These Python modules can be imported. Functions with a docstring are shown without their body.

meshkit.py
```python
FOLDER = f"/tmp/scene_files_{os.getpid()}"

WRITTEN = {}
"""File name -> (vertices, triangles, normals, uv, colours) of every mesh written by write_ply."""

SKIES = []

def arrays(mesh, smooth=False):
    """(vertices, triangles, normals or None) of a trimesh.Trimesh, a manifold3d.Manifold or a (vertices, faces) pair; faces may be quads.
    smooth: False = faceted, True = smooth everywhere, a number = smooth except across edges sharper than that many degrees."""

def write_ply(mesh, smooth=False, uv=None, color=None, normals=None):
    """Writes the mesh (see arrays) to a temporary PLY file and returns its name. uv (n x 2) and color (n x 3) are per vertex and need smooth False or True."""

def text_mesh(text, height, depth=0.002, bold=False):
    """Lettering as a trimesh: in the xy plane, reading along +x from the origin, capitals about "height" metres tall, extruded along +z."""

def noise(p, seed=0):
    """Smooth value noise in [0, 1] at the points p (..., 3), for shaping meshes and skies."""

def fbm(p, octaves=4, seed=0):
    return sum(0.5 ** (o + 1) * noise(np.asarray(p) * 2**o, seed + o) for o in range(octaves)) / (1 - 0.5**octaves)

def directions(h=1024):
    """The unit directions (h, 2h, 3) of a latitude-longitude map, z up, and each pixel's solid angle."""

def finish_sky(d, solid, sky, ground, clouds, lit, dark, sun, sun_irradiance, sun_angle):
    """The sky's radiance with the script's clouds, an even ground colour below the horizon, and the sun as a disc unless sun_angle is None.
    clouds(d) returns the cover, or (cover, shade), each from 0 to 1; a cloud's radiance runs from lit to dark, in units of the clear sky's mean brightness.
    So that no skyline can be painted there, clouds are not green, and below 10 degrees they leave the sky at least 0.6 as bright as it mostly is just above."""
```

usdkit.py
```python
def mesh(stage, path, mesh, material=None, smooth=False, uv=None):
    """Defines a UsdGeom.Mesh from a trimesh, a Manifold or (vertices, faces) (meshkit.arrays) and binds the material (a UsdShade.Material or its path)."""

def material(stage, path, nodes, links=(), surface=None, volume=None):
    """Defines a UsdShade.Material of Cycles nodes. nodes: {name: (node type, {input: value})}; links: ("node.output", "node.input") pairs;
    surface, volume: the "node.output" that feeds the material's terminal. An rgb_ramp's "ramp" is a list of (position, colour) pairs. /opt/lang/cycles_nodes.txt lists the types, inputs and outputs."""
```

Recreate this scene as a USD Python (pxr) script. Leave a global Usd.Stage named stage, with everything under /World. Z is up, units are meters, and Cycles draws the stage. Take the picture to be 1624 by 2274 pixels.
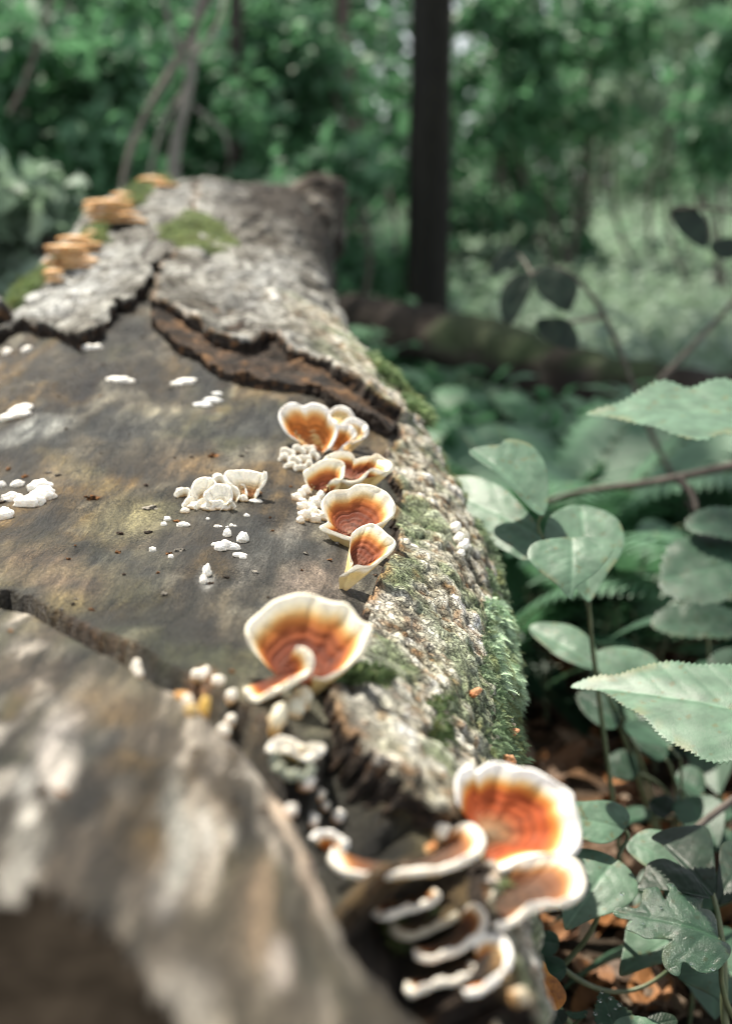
import math, numpy as np, trimesh, usdkit, meshkit
from pxr import Usd, UsdGeom, UsdLux, UsdShade, Gf, Sdf, Vt
from scipy.interpolate import PchipInterpolator
from scipy.spatial import cKDTree, Delaunay
from shapely.geometry import Polygon, Point
import shapely

# ------------------------------------------------------------------ camera, sky, sun
stage = Usd.Stage.CreateInMemory()
UsdGeom.SetStageUpAxis(stage, "Z")
UsdGeom.Xform.Define(stage, "/World")
UsdGeom.Scope.Define(stage, "/World/Looks")
PITCH = math.radians(11.0)
CAM = np.array([0, 0, .55])
TX, W, H = .2571, 1624.0, 2273.0
FWD = np.array([0, math.cos(PITCH), -math.sin(PITCH)])
UPV = np.array([0, math.sin(PITCH), math.cos(PITCH)])
RGT = np.array([1.0, 0, 0])
cam = UsdGeom.Camera.Define(stage, "/World/camera")
cam.AddTranslateOp().Set(Gf.Vec3d(*CAM))
cam.AddRotateXOp().Set(90 - math.degrees(PITCH))
cam.CreateFocalLengthAttr(50.0)
cam.CreateHorizontalApertureAttr(2 * 50 * TX)
cam.CreateClippingRangeAttr(Gf.Vec2f(.02, 500))
cam.CreateFStopAttr(6.4)
cam.CreateFocusDistanceAttr(.69)
cam.CreateExposureAttr(1.05)
SUN = np.array([-.28, .30, .91]); SUN /= np.linalg.norm(SUN)
usdkit.material(stage, "/World/Looks/sky", {
    "s": ("sky_texture", {"sky_type": "single_scattering", "sun_disc": False, "sun_elevation": float(math.asin(SUN[2])), "sun_rotation": float(math.atan2(SUN[0], SUN[1])), "aerosol_density": 1.5}),
    "h": ("hsv", {"saturation": .25}), "b": ("background_shader", {"strength": .105})}, [("s.color", "h.color"), ("h.color", "b.color")], surface="b.background")
dome = UsdLux.DomeLight.Define(stage, "/World/sky")
dome.GetPrim().SetCustomDataByKey("kind", "structure")
UsdShade.MaterialBindingAPI.Apply(dome.GetPrim()).Bind(UsdShade.Material.Get(stage, "/World/Looks/sky"))
sun = UsdLux.DistantLight.Define(stage, "/World/sun")
sun.CreateNormalizeAttr(True); sun.CreateIntensityAttr(1.25); sun.CreateAngleAttr(.6); sun.CreateColorAttr(Gf.Vec3f(1, .92, .80))
sun.AddOrientOp().Set(Gf.Quatf(Gf.Rotation(Gf.Vec3d(0, 0, 1), Gf.Vec3d(*SUN)).GetQuat()))

# ------------------------------------------------------------------ helpers
T_ = Sdf.ValueTypeNames
used = {}
def numbered(parent, name):
    k = (parent, name); n = used.get(k, 0); used[k] = n + 1
    return f"{parent}/{name}" + (f"_{n:03d}" if n else "")
def tag(prim, label=None, cat=None, group=None, kind=None):
    for k, v in (("label", label), ("category", cat), ("group", group), ("kind", kind)):
        if v: prim.SetCustomDataByKey(k, v)
class Thing:
    """An Xform at the thing's base whose children are its parts."""
    def __init__(self, name, label, cat, base=(0, 0, 0), group=None, kind=None):
        self.base = np.asarray(base, float)
        self.path = numbered("/World", name)
        x = UsdGeom.Xform.Define(stage, self.path); x.AddTranslateOp().Set(Gf.Vec3d(*map(float, self.base)))
        tag(x.GetPrim(), label, cat, group, kind)
def shape(v, f, mat, name, parent=None, tint=None, smooth=True, label=None, cat=None, group=None, kind=None):
    """ONE mesh under a thing or part (v in world space), or at top level."""
    base = getattr(parent, "base", np.zeros(3))
    path = numbered(parent.path if parent is not None else "/World", name)
    f = np.asarray(f, int)
    m = usdkit.mesh(stage, path, (np.asarray(v, float) - base, f), f"/World/Looks/{mat}", smooth=smooth)
    if tint is not None:
        UsdGeom.PrimvarsAPI(m).CreatePrimvar("tint", T_.Color3fArray, "vertex").Set(Vt.Vec3fArray.FromNumpy(np.asarray(tint, np.float32)))
    tag(m.GetPrim(), label, cat, group, kind)
    m.base = base; m.path = path
    class P: pass
    p = P(); p.base = base; p.path = path; p.prim = m.GetPrim()
    return p
def at(x, y, D):
    return CAM + D * (FWD + RGT * ((x - W / 2) / (W / 2) * TX) - UPV * ((y - H / 2) / (W / 2) * TX))
def ray(x, y):
    return FWD + RGT * ((x - W / 2) / (W / 2) * TX) - UPV * ((y - H / 2) / (W / 2) * TX)
def proj(P):
    q = P - CAM; D = q @ FWD; D = np.where(np.abs(D) < 1e-3, 1e-3, D)
    return np.stack([W / 2 + (q @ RGT) / D / TX * W / 2, H / 2 - (q @ UPV) / D / TX * W / 2, D], -1)
PX = 2 * TX / W                                       # metres per picture unit at one metre
unit = lambda a: a / np.maximum(np.linalg.norm(a, axis=-1, keepdims=True), 1e-12)
sstep = lambda a, b, x: (lambda t: t * t * (3 - 2 * t))(np.clip((x - a) / (b - a), 0, 1))
noise, fbm = meshkit.noise, meshkit.fbm
def inside(poly, x, y):
    return shapely.contains_xy(Polygon(poly).buffer(0), x, y)
def ramp(t, stops):
    s = [p for p, _ in stops]; c = np.array([q for _, q in stops], float)
    return np.stack([np.interp(t, s, c[:, k]) for k in range(3)], -1)
def mixc(a, b, t):
    return a + (np.asarray(b, float) - a) * np.asarray(t)[..., None]
def spline(pts, n, closed=False):
    p = np.asarray(pts, float)
    if closed: p = np.vstack([p, p[:1]])
    d = np.concatenate([[0], np.cumsum(np.sqrt(np.linalg.norm(np.diff(p, axis=0), axis=1)))])
    from scipy.interpolate import CubicSpline
    if closed: cs = CubicSpline(d, p, bc_type="periodic")
    else: cs = CubicSpline(d, p)
    return cs(np.linspace(0, d[-1], n, endpoint=not closed))
def grid_faces(r, c, wrap=False):
    i, j = np.meshgrid(np.arange(r - 1), np.arange(c if wrap else c - 1), indexing="ij")
    k = (j + 1) % c
    q = np.stack([i * c + j, i * c + k, (i + 1) * c + k, (i + 1) * c + j], -1).reshape(-1, 4)
    return np.vstack([q[:, [0, 1, 2]], q[:, [0, 2, 3]]])
def tube(pts, rad, sides=7, caps=True):
    p = np.asarray(pts, float); r = np.broadcast_to(rad, (len(p),)).astype(float)
    t = unit(np.gradient(p, axis=0)); ref = np.array([0.31, .2, .93]) if abs(t[0, 2]) < .9 else np.array([1., .2, 0])
    a = unit(np.cross(t, ref)); b = np.cross(t, a); g = np.arange(sides) * 2 * np.pi / sides
    v = (p[:, None] + r[:, None, None] * (np.cos(g)[None, :, None] * a[:, None] + np.sin(g)[None, :, None] * b[:, None])).reshape(-1, 3)
    f = grid_faces(len(p), sides, True)[:, ::-1]
    if caps:
        v = np.vstack([v, p[0], p[-1]]); n = len(p) * sides; j = np.arange(sides); k = (j + 1) % sides
        f = np.vstack([f, np.stack([np.full(sides, n), j, k], 1)[:, ::-1], np.stack([np.full(sides, n + 1), n - sides + j, n - sides + k], 1)])
    return v, f
def join(parts):
    vs, fs, o = [], [], 0
    for p in parts:
        vs.append(p[0]); fs.append(np.asarray(p[1]) + o); o += len(p[0])
    return np.vstack(vs), np.vstack(fs)

# ------------------------------------------------------------------ materials
def mat(name, nodes, links, surface="p.BSDF"):
    return usdkit.material(stage, f"/World/Looks/{name}", nodes, links, surface=surface)
def tinted(name, rough=.7, scale=400, var=(.7, 1.25), bump=.5, dist=.001, stretch=(1, 1, 1), spec=.5, sss=0, detail=6, rough_var=0.15, coord="position"):
    """Colour from the mesh's tint, broken up by fine grain and relief."""
    nodes = {"g": ("geometry", {}), "a": ("attribute", {"attribute": "tint"}), "m": ("mapping", {"scale": stretch}),
             "n": ("noise_texture", {"scale": scale, "detail": detail, "roughness": .65}),
             "n2": ("noise_texture", {"scale": scale * .22, "detail": 5, "roughness": .6}),
             "r": ("map_range", {"from_min": .3, "from_max": .7, "to_min": var[0], "to_max": var[1]}),
             "r2": ("map_range", {"from_min": .3, "from_max": .7, "to_min": 1 - (1 - var[0]) * .7, "to_max": 1 + (var[1] - 1) * .7}),
             "mu": ("math", {"math_type": "multiply"}), "c": ("vector_math", {"math_type": "scale"}),
             "rr": ("map_range", {"from_min": .3, "from_max": .7, "to_min": rough - rough_var, "to_max": rough + rough_var}),
             "ad": ("math", {"math_type": "add"}),
             "b": ("bump", {"strength": bump, "distance": dist}),
             "p": ("principled_bsdf", {"specular_ior_level": spec, "subsurface_weight": sss, "subsurface_scale": .003, "subsurface_radius": (1, .6, .35)})}
    links = [("g.position", "m.vector"), ("m.vector", "n.vector"), ("m.vector", "n2.vector"), ("n.fac", "r.value"), ("n2.fac", "r2.value"), ("r.result", "mu.value1"), ("r2.result", "mu.value2"),
             ("a.color", "c.vector1"), ("mu.value", "c.scale"), ("c.vector", "p.base_color"), ("n2.fac", "rr.value"), ("rr.result", "p.roughness"), ("n.fac", "ad.value1"), ("n2.fac", "ad.value2"), ("ad.value", "b.height"), ("b.normal", "p.normal")]
    return mat(name, nodes, links)
mat("wood", {"g": ("geometry", {}), "a": ("attribute", {"attribute": "tint"}), "m": ("mapping", {"rotation": (0, .25, -.75), "scale": (560, 150, 560)}), "f": ("noise_texture", {"scale": 1.0, "detail": 8, "roughness": .72, "distortion": .25}),
             "m2": ("mapping", {"rotation": (0, .25, -.75), "scale": (150, 22, 150)}), "f2": ("noise_texture", {"scale": 1.0, "detail": 6, "roughness": .6, "distortion": .6}),
             "n": ("noise_texture", {"scale": 760, "detail": 7, "roughness": .75}), "pm": ("noise_texture", {"scale": 26, "detail": 4}), "pr": ("map_range", {"from_min": .52, "from_max": .62, "to_min": 0, "to_max": .6, "clamp": True}),
             "vd": ("vector_math", {"math_type": "scale", "scale": .006}), "va": ("vector_math", {"math_type": "add"}), "v": ("voronoi_texture", {"feature": "distance_to_edge", "scale": 360}), "vr": ("map_range", {"from_min": 0, "from_max": .12, "to_min": .35, "to_max": 1, "clamp": True}), "vm": ("mix_float", {"a": 1.0}),
             "fr": ("map_range", {"from_min": .3, "from_max": .7, "to_min": .45, "to_max": 1.5}), "f2r": ("map_range", {"from_min": .32, "from_max": .68, "to_min": .5, "to_max": 1.45}), "nr": ("map_range", {"from_min": .34, "from_max": .66, "to_min": .35, "to_max": 1.65}),
             "a1": ("math", {"math_type": "multiply"}), "a2": ("math", {"math_type": "multiply"}), "a3": ("math", {"math_type": "multiply"}), "c": ("vector_math", {"math_type": "scale"}),
             "h1": ("math", {"math_type": "add"}), "h2": ("math", {"math_type": "multiply_add", "value2": .7}), "h3": ("math", {"math_type": "add"}), "b": ("bump", {"strength": 1.0, "distance": .0026}),
             "rr": ("map_range", {"from_min": .35, "from_max": .65, "to_min": .42, "to_max": .8}), "p": ("principled_bsdf", {"specular_ior_level": .35})},
    [("g.position", "m.vector"), ("m.vector", "f.vector"), ("g.position", "m2.vector"), ("m2.vector", "f2.vector"), ("g.position", "n.vector"), ("g.position", "pm.vector"), ("pm.fac", "pr.value"), ("f2.color", "vd.vector1"), ("g.position", "va.vector1"), ("vd.vector", "va.vector2"), ("va.vector", "v.vector"), ("v.distance", "vr.value"), ("pr.result", "vm.fac"), ("vr.result", "vm.b"),
     ("f.fac", "fr.value"), ("f2.fac", "f2r.value"), ("n.fac", "nr.value"), ("fr.result", "a1.value1"), ("f2r.result", "a1.value2"), ("a1.value", "a2.value1"), ("nr.result", "a2.value2"), ("a2.value", "a3.value1"), ("vm.result", "a3.value2"), ("a.color", "c.vector1"), ("a3.value", "c.scale"), ("c.vector", "p.base_color"),
     ("f.fac", "h1.value1"), ("f2.fac", "h1.value2"), ("n.fac", "h2.value1"), ("h1.value", "h2.value3"), ("h2.value", "h3.value1"), ("vm.result", "h3.value2"), ("h3.value", "b.height"), ("b.normal", "p.normal"), ("f2.fac", "rr.value"), ("rr.result", "p.roughness")])
mat("bark", {"g": ("geometry", {}), "a": ("attribute", {"attribute": "tint"}), "nd": ("noise_texture", {"scale": 140, "detail": 4}), "ds": ("vector_math", {"math_type": "scale", "scale": .012}), "ad": ("vector_math", {"math_type": "add"}),
             "m": ("mapping", {"scale": (1.25, .8, 1.0)}), "v": ("voronoi_texture", {"feature": "distance_to_edge", "scale": 250, "randomness": 1.0}), "vr": ("map_range", {"from_min": .0, "from_max": .1, "to_min": .4, "to_max": 1.0, "clamp": True}),
             "vc": ("voronoi_texture", {"feature": "f1", "scale": 250, "randomness": 1.0}), "sc": ("separate_color", {}), "vcr": ("map_range", {"from_min": 0, "from_max": 1, "to_min": .62, "to_max": 1.35}),
             "n": ("noise_texture", {"scale": 520, "detail": 6, "roughness": .65}), "nr": ("map_range", {"from_min": .3, "from_max": .7, "to_min": .6, "to_max": 1.35}), "m1": ("math", {"math_type": "multiply"}), "m2": ("math", {"math_type": "multiply"}),
             "h": ("math", {"math_type": "multiply_add", "value2": 1.2}), "c": ("vector_math", {"math_type": "scale"}), "b": ("bump", {"strength": 1.0, "distance": .0026}), "p": ("principled_bsdf", {"roughness": .85, "specular_ior_level": .3})},
    [("g.position", "nd.vector"), ("nd.color", "ds.vector1"), ("g.position", "ad.vector1"), ("ds.vector", "ad.vector2"), ("ad.vector", "m.vector"), ("m.vector", "v.vector"), ("m.vector", "vc.vector"), ("v.distance", "vr.value"), ("vc.color", "sc.color"), ("sc.r", "vcr.value"),
     ("g.position", "n.vector"), ("n.fac", "nr.value"), ("vr.result", "m1.value1"), ("nr.result", "m1.value2"), ("m1.value", "m2.value1"), ("vcr.result", "m2.value2"), ("a.color", "c.vector1"), ("m2.value", "c.scale"), ("c.vector", "p.base_color"),
     ("vr.result", "h.value1"), ("n.fac", "h.value3"), ("h.value", "b.height"), ("b.normal", "p.normal")])
tinted("rot", rough=1.0, scale=200, var=(.5, 1.5), bump=.8, dist=.003, spec=0.0, rough_var=0)  # matte black for the hollow's shade painted at lower left
tinted("fungus_skin", rough=.7, scale=1100, var=(.86, 1.1), bump=.35, dist=.0005, sss=.1, rough_var=.1, spec=.25)
tinted("fungus_pores", rough=.6, scale=2500, var=(.85, 1.1), bump=.3, dist=.0003, sss=.15)
tinted("moss_green", rough=.8, scale=200, var=(.75, 1.3), bump=0.0, spec=.3)
tinted("trunk_bark", rough=.9, scale=60, var=(.6, 1.4), bump=1, dist=.01, stretch=(1, 1, .25), spec=.2)
tinted("soil", rough=.95, scale=90, var=(.5, 1.5), bump=.8, dist=.01, spec=.2)
tinted("dead_leaf", rough=.7, scale=150, var=(.6, 1.35), bump=.5, dist=.001, spec=.3)
def leafmat(name, col, trans, rough=.5, scale=60, w=.35, spec=.4, bump=.25, veined=False):
    """A leaf: reflects one green, lets a yellower green through; object_info and noise vary it."""
    nodes = {"g": ("geometry", {}), "a": ("attribute", {"attribute": "tint"}), "n": ("noise_texture", {"scale": scale, "detail": 5, "roughness": .6}),
             "r": ("map_range", {"from_min": .3, "from_max": .7, "to_min": .78, "to_max": 1.25}),
             "isl": ("map_range", {"from_min": 0, "from_max": 1, "to_min": .6, "to_max": 1.4}), "mu": ("math", {"math_type": "multiply"}),
             "c": ("vector_math", {"math_type": "scale", "vector1": col}), "t": ("vector_math", {"math_type": "scale", "vector1": trans}),
             "n3": ("noise_texture", {"scale": scale * 18, "detail": 4, "roughness": .6}), "b": ("bump", {"strength": bump, "distance": .0008}),
             "p": ("principled_bsdf", {"roughness": rough, "specular_ior_level": spec}), "tr": ("translucent_bsdf", {}), "x": ("mix_closure", {"fac": w})}
    links = [("g.position", "n.vector"), ("n.fac", "r.value"), ("g.random_per_island", "isl.value"), ("r.result", "mu.value1"), ("isl.result", "mu.value2"), ("mu.value", "c.scale"), ("mu.value", "t.scale"),
             ("g.position", "n3.vector"), ("n3.fac", "b.height"), ("b.normal", "p.normal"),
             ("c.vector", "p.base_color"), ("t.vector", "tr.color"), ("p.BSDF", "x.closure1"), ("tr.BSDF", "x.closure2")]
    if veined:                                            # the mesh's tint carries its veins and blemishes
        nodes |= {"vc": ("vector_math", {"math_type": "multiply"}), "vt": ("vector_math", {"math_type": "multiply"})}
        links = [q for q in links if q[0] not in ("c.vector", "t.vector")] + [("c.vector", "vc.vector1"), ("a.color", "vc.vector2"), ("t.vector", "vt.vector1"), ("a.color", "vt.vector2"), ("vc.vector", "p.base_color"), ("vt.vector", "tr.color")]
    return mat(name, nodes, links, surface="x.closure")
leafmat("leaf_pale", (.185, .325, .215), (.14, .30, .15), rough=.42, w=.3, veined=True)
leafmat("leaf_mid", (.06, .145, .085), (.07, .18, .08), rough=.45, w=.3, veined=True)
leafmat("leaf_dark", (.022, .05, .028), (.03, .07, .03), rough=.4, w=.2, veined=True)
leafmat("leaf_glossy", (.05, .12, .065), (.06, .14, .06), rough=.16, w=.2, spec=.7, bump=.7, veined=True)
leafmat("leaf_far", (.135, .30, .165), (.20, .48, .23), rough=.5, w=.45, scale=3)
leafmat("leaf_sunny", (.42, .56, .43), (.34, .5, .33), rough=.5, spec=.25, w=.42, scale=3)  # sunlight painted into the colour, brighter than real foliage
mat("stem_green", {"n": ("noise_texture", {"scale": 80}), "r": ("rgb_ramp", {"ramp": [(.3, (.08, .12, .06)), (.7, (.16, .18, .1))]}), "p": ("principled_bsdf", {"roughness": .5})}, [("n.fac", "r.fac"), ("r.color", "p.base_color")])
mat("stem_brown", {"n": ("noise_texture", {"scale": 60, "detail": 5}), "r": ("rgb_ramp", {"ramp": [(.3, (.045, .037, .03)), (.7, (.12, .10, .082))]}), "p": ("principled_bsdf", {"roughness": .8})}, [("n.fac", "r.fac"), ("r.color", "p.base_color")])
mat("water", {"p": ("principled_bsdf", {"transmission_weight": 1.0, "roughness": .02, "ior": 1.33, "base_color": (1, 1, 1)})}, [])

leafmat("leaf_fern", (.15, .32, .19), (.14, .34, .16), rough=.5, w=.3)
mat("stem_pale", {"n": ("noise_texture", {"scale": 30, "detail": 5}), "r": ("rgb_ramp", {"ramp": [(.3, (.09, .085, .07)), (.7, (.2, .19, .16))]}), "p": ("principled_bsdf", {"roughness": .8})}, [("n.fac", "r.fac"), ("r.color", "p.base_color")])
mat("rusty", {"n": ("noise_texture", {"scale": 160, "detail": 6}), "r": ("rgb_ramp", {"ramp": [(.3, (.13, .045, .012)), (.5, (.34, .13, .02)), (.7, (.5, .24, .05))]}), "b": ("bump", {"strength": .6, "distance": .001}), "p": ("principled_bsdf", {"roughness": .7})}, [("n.fac", "r.fac"), ("r.color", "p.base_color"), ("n.fac", "b.height"), ("b.normal", "p.normal")])

# ------------------------------------------------------------------ ground
def ground_z(x, y):
    P = np.stack([x, y, 0 * x], -1)
    return (fbm(P * .6, 4, 3) - .5) * .16 + (fbm(P * 5, 3, 8) - .5) * .03 + .065 * np.clip(y - 5.5, 0, 25)
def ground():
    g = np.concatenate([-np.geomspace(70, 1.2, 70), np.linspace(-1.15, 1.5, 130), np.geomspace(1.55, 70, 70)])
    h = np.concatenate([-np.geomspace(20, .5, 25), np.linspace(-.45, 3, 150), np.geomspace(3.05, 90, 90)])
    X, Y = np.meshgrid(g, h)
    v = np.stack([X, Y, ground_z(X, Y)], -1).reshape(-1, 3)
    n = fbm(v * 14, 4, 5); m = fbm(v * 4, 3, 6)
    t = mixc(np.tile(np.array([.035, .026, .018]), (len(v), 1)), (.11, .06, .03), sstep(.5, .75, n))
    grass = sstep(3.8, 5.0, v[:, 1]) * sstep(.1, .7, v[:, 0] - .03 * v[:, 1])
    t = mixc(t, (.54, .60, .50), grass * np.clip(.25 + 1.2 * m, 0, .96))  # pale grass tint with the clearing's sunlight painted in
    shape(v, grid_faces(len(h), len(g)), "soil", "ground", tint=t, kind="structure", label="dark forest floor of soil and leaf litter under the log")
ground()

# ------------------------------------------------------------------ the fallen log: its surface
YS = np.array([-.3, .1, .4, .65, .85, 1.1, 1.4, 1.7, 2.1])
CX = PchipInterpolator(YS, [-.098, -.0982, -.124, -.1294, -.1238, -.1485, -.1889, -.2079, -.2178], extrapolate=True)
AA = PchipInterpolator(YS, [.168, .1678, .1777, .1968, .2042, .2009, .1749, .1597, .1597], extrapolate=True)
ZT = PchipInterpolator(YS, [.407, .407, .404, .404, .42, .463, .515, .572, .612], extrapolate=True)
BB = PchipInterpolator(YS, [.2, .2, .2, .19, .18, .17, .17, .17, .17], extrapolate=True)
NF = PchipInterpolator([-.4, 1.3, 1.8, 2.3], [3.1, 3.1, 4.2, 4.6])
def rows_y():
    y, out = -.3, []
    while y < 2.19:
        out.append(y); y += .0034 * max(1, y) if y > .35 else .006
    return np.array(out)
LY = rows_y()
LU = np.concatenate([np.linspace(0, .2, 14)[:-1], np.linspace(.2, .5, 170)[:-1], np.linspace(.5, .86, 270)[:-1], np.linspace(.86, 1, 11)[:-1]])
def log_base():
    t = np.linspace(0, 2 * np.pi, 1601)
    out = np.empty((len(LY), len(LU), 3))
    for i, y in enumerate(LY):
        e = 2 / NF(y)
        ux, uz = -np.sign(np.sin(t)) * np.abs(np.sin(t)) ** e, -np.sign(np.cos(t)) * np.abs(np.cos(t)) ** e   # bottom, left, top, right
        x, z = CX(y) + AA(y) * ux, ZT(y) - BB(y) + BB(y) * uz
        s = np.concatenate([[0], np.cumsum(np.hypot(np.diff(x), np.diff(z)))]); s /= s[-1]
        out[i] = np.stack([np.interp(LU, s, x), np.full(len(LU), y), np.interp(LU, s, z)], -1)
    return out
def grid_normal(P):
    du = np.roll(P, -1, 1) - np.roll(P, 1, 1); dv = np.gradient(P, axis=0)
    return unit(np.cross(du, dv)) * -1
LB = log_base(); LN = grid_normal(LB)
if LN[100, 200, 2] < 0: LN = -LN
BPX = proj(LB)
FRONT = ((LB - CAM) * LN).sum(-1) < 0
wx = BPX[..., 0] + 26 * (fbm(LB * 28, 4, 11) - .5) * 2; wy = BPX[..., 1] + 16 * (fbm(LB * 28, 4, 12) - .5) * 2
UU = np.broadcast_to(LU, LB.shape[:2])
def region(poly, warp=1.0, also=None):
    x = BPX[..., 0] + (wx - BPX[..., 0]) * warp; y = BPX[..., 1] + (wy - BPX[..., 1]) * warp
    return inside(poly, x, y) & (FRONT | (also if also is not None else False)) & (LB[..., 1] > .12)
def soft(poly, edge, warp=1.0, w=None):
    """0..1 over a polygon with an edge that fades over so many metres inside."""
    m = region(poly, warp)
    return depth_in(m, edge) if m.any() else np.zeros(m.shape)
def border(m):
    b = np.zeros_like(m)
    b[1:] |= m[1:] != m[:-1]; b[:, 1:] |= m[:, 1:] != m[:, :-1]
    return b
def dist_to(mask_pts, cap=.08):
    t = cKDTree(LB[mask_pts]); d, _ = t.query(LB.reshape(-1, 3), distance_upper_bound=cap)
    return np.minimum(d, cap).reshape(LB.shape[:2])
def depth_in(m, edge):
    return np.where(m, sstep(0, edge, dist_to(border(m), edge * 1.2)), 0)
# regions, read along the bark edges and cracks of the log
FAR_LEFT = [(-900, 900), (-200, 800), (0, 772), (60, 745), (125, 757), (180, 775), (215, 757), (262, 712), (300, 690), (325, 655), (345, 618), (392, 572), (430, 545), (440, 300), (-200, 300), (-900, 500)]
FAR_RIGHT = [(400, 572), (355, 622), (338, 668), (330, 702), (400, 722), (452, 752), (510, 792), (560, 795), (590, 776), (640, 812), (700, 832), (748, 862), (800, 905), (858, 948), (872, 985), (840, 1020), (872, 1100), (868, 1240), (810, 1330), (806, 1400), (770, 1480), (700, 1555), (718, 1640), (800, 1735), (880, 1800), (935, 1862), (1000, 1900), (1010, 2000), (1060, 2150), (1130, 2300), (1350, 2900), (2500, 2900), (2500, 300), (430, 300), (430, 545)]
INNER = [(330, 690), (345, 735), (400, 785), (450, 812), (540, 853), (600, 872), (700, 892), (760, 932), (852, 978), (880, 960), (800, 880), (700, 800), (580, 740), (420, 690)]
NEAR = [(-900, 1250), (0, 1365), (110, 1380), (200, 1440), (330, 1530), (450, 1610), (560, 1690), (680, 1830), (760, 1960), (850, 2110), (950, 2273), (1100, 2700), (-900, 2700)]
CRACK = [(0, 1318), (110, 1362), (215, 1418), (330, 1490), (430, 1555), (540, 1625), (620, 1690), (700, 1800), (770, 1920), (860, 2060), (960, 2230), (1020, 2330)]
PIT = [(700, 1640), (760, 1668), (830, 1745), (930, 1862), (935, 1905), (850, 1925), (770, 1910), (715, 1850), (690, 1760)]
HOLLOW = [(-120, 2060), (0, 2050), (90, 2015), (170, 2050), (250, 2130), (330, 2240), (430, 2400), (520, 2900), (-300, 2900)]
GULLY = [(705, 1790), (760, 1905), (830, 1925), (935, 1905), (1000, 1900), (1010, 2000), (1060, 2150), (1130, 2300), (1180, 2500), (1040, 2420), (960, 2230), (860, 2060), (780, 1930)]
right_under = (UU > .72)
left_far = (UU < .42) & (LB[..., 1] > 1.0)
M_L = region(FAR_LEFT, 1, left_far) | (left_far & ~FRONT)
M_R = (region(FAR_RIGHT, 1, right_under) | (right_under & ~FRONT) | ((LB[..., 1] > 1.5) & (UU >= .42) & ~M_L)) & ~M_L
M_R &= (LB[..., 1] > .12) | (UU > .72)
gap = depth_in(M_L, .02)
M_IN = region(INNER, .8)
# the crack: a groove along a line
cl = spline(CRACK, 220)
pt_tree = cKDTree(np.stack([BPX[..., 0], BPX[..., 1]], -1)[FRONT & (LB[..., 1] > .12)])
FP, FNn, FD = LB[FRONT & (LB[..., 1] > .12)], LN[FRONT & (LB[..., 1] > .12)], BPX[..., 2][FRONT & (LB[..., 1] > .12)]
_, ii = pt_tree.query(cl)
crack3 = FP[ii]
cd, ci = cKDTree(crack3).query(LB.reshape(-1, 3), distance_upper_bound=.06)
cd = np.minimum(cd, .06).reshape(LB.shape[:2]); ci = np.minimum(ci, len(crack3) - 1).reshape(cd.shape)
n1, n2, n3 = fbm(LB * 9, 4, 1), fbm(LB * np.array([60, 18, 60]), 4, 2), fbm(LB * np.array([170, 40, 170]), 4, 3)
near = depth_in(region(NEAR, .5), .012)
cw = np.interp(np.arange(len(crack3)), [0, 60, 120, 170, 220], [.006, .008, .010, .019, .026])[ci] * (.75 + .6 * fbm(LB * 40, 3, 7))
disp = (n1 - .5) * .016 + (n2 - .5) * .0035 + (n3 - .5) * .0016
disp += near * .007
disp -= (.028 + .9 * np.clip(cw - .012, 0, .02)) * (1 - sstep(.45, 1.1, cd / cw))
disp -= .016 * soft(PIT, .008, .5)
gully = soft(GULLY, .006, .5)
disp -= .022 * gully
disp -= .004 * soft(HOLLOW, .006, .3)
grain = region([(-100, 800), (330, 800), (330, 850), (180, 900), (-100, 990)], .5)
wv = np.sin((LB[..., 0] * .9 + LB[..., 1] * .55 + .04 * fbm(LB * 12, 3, 20)) * 620)
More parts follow.
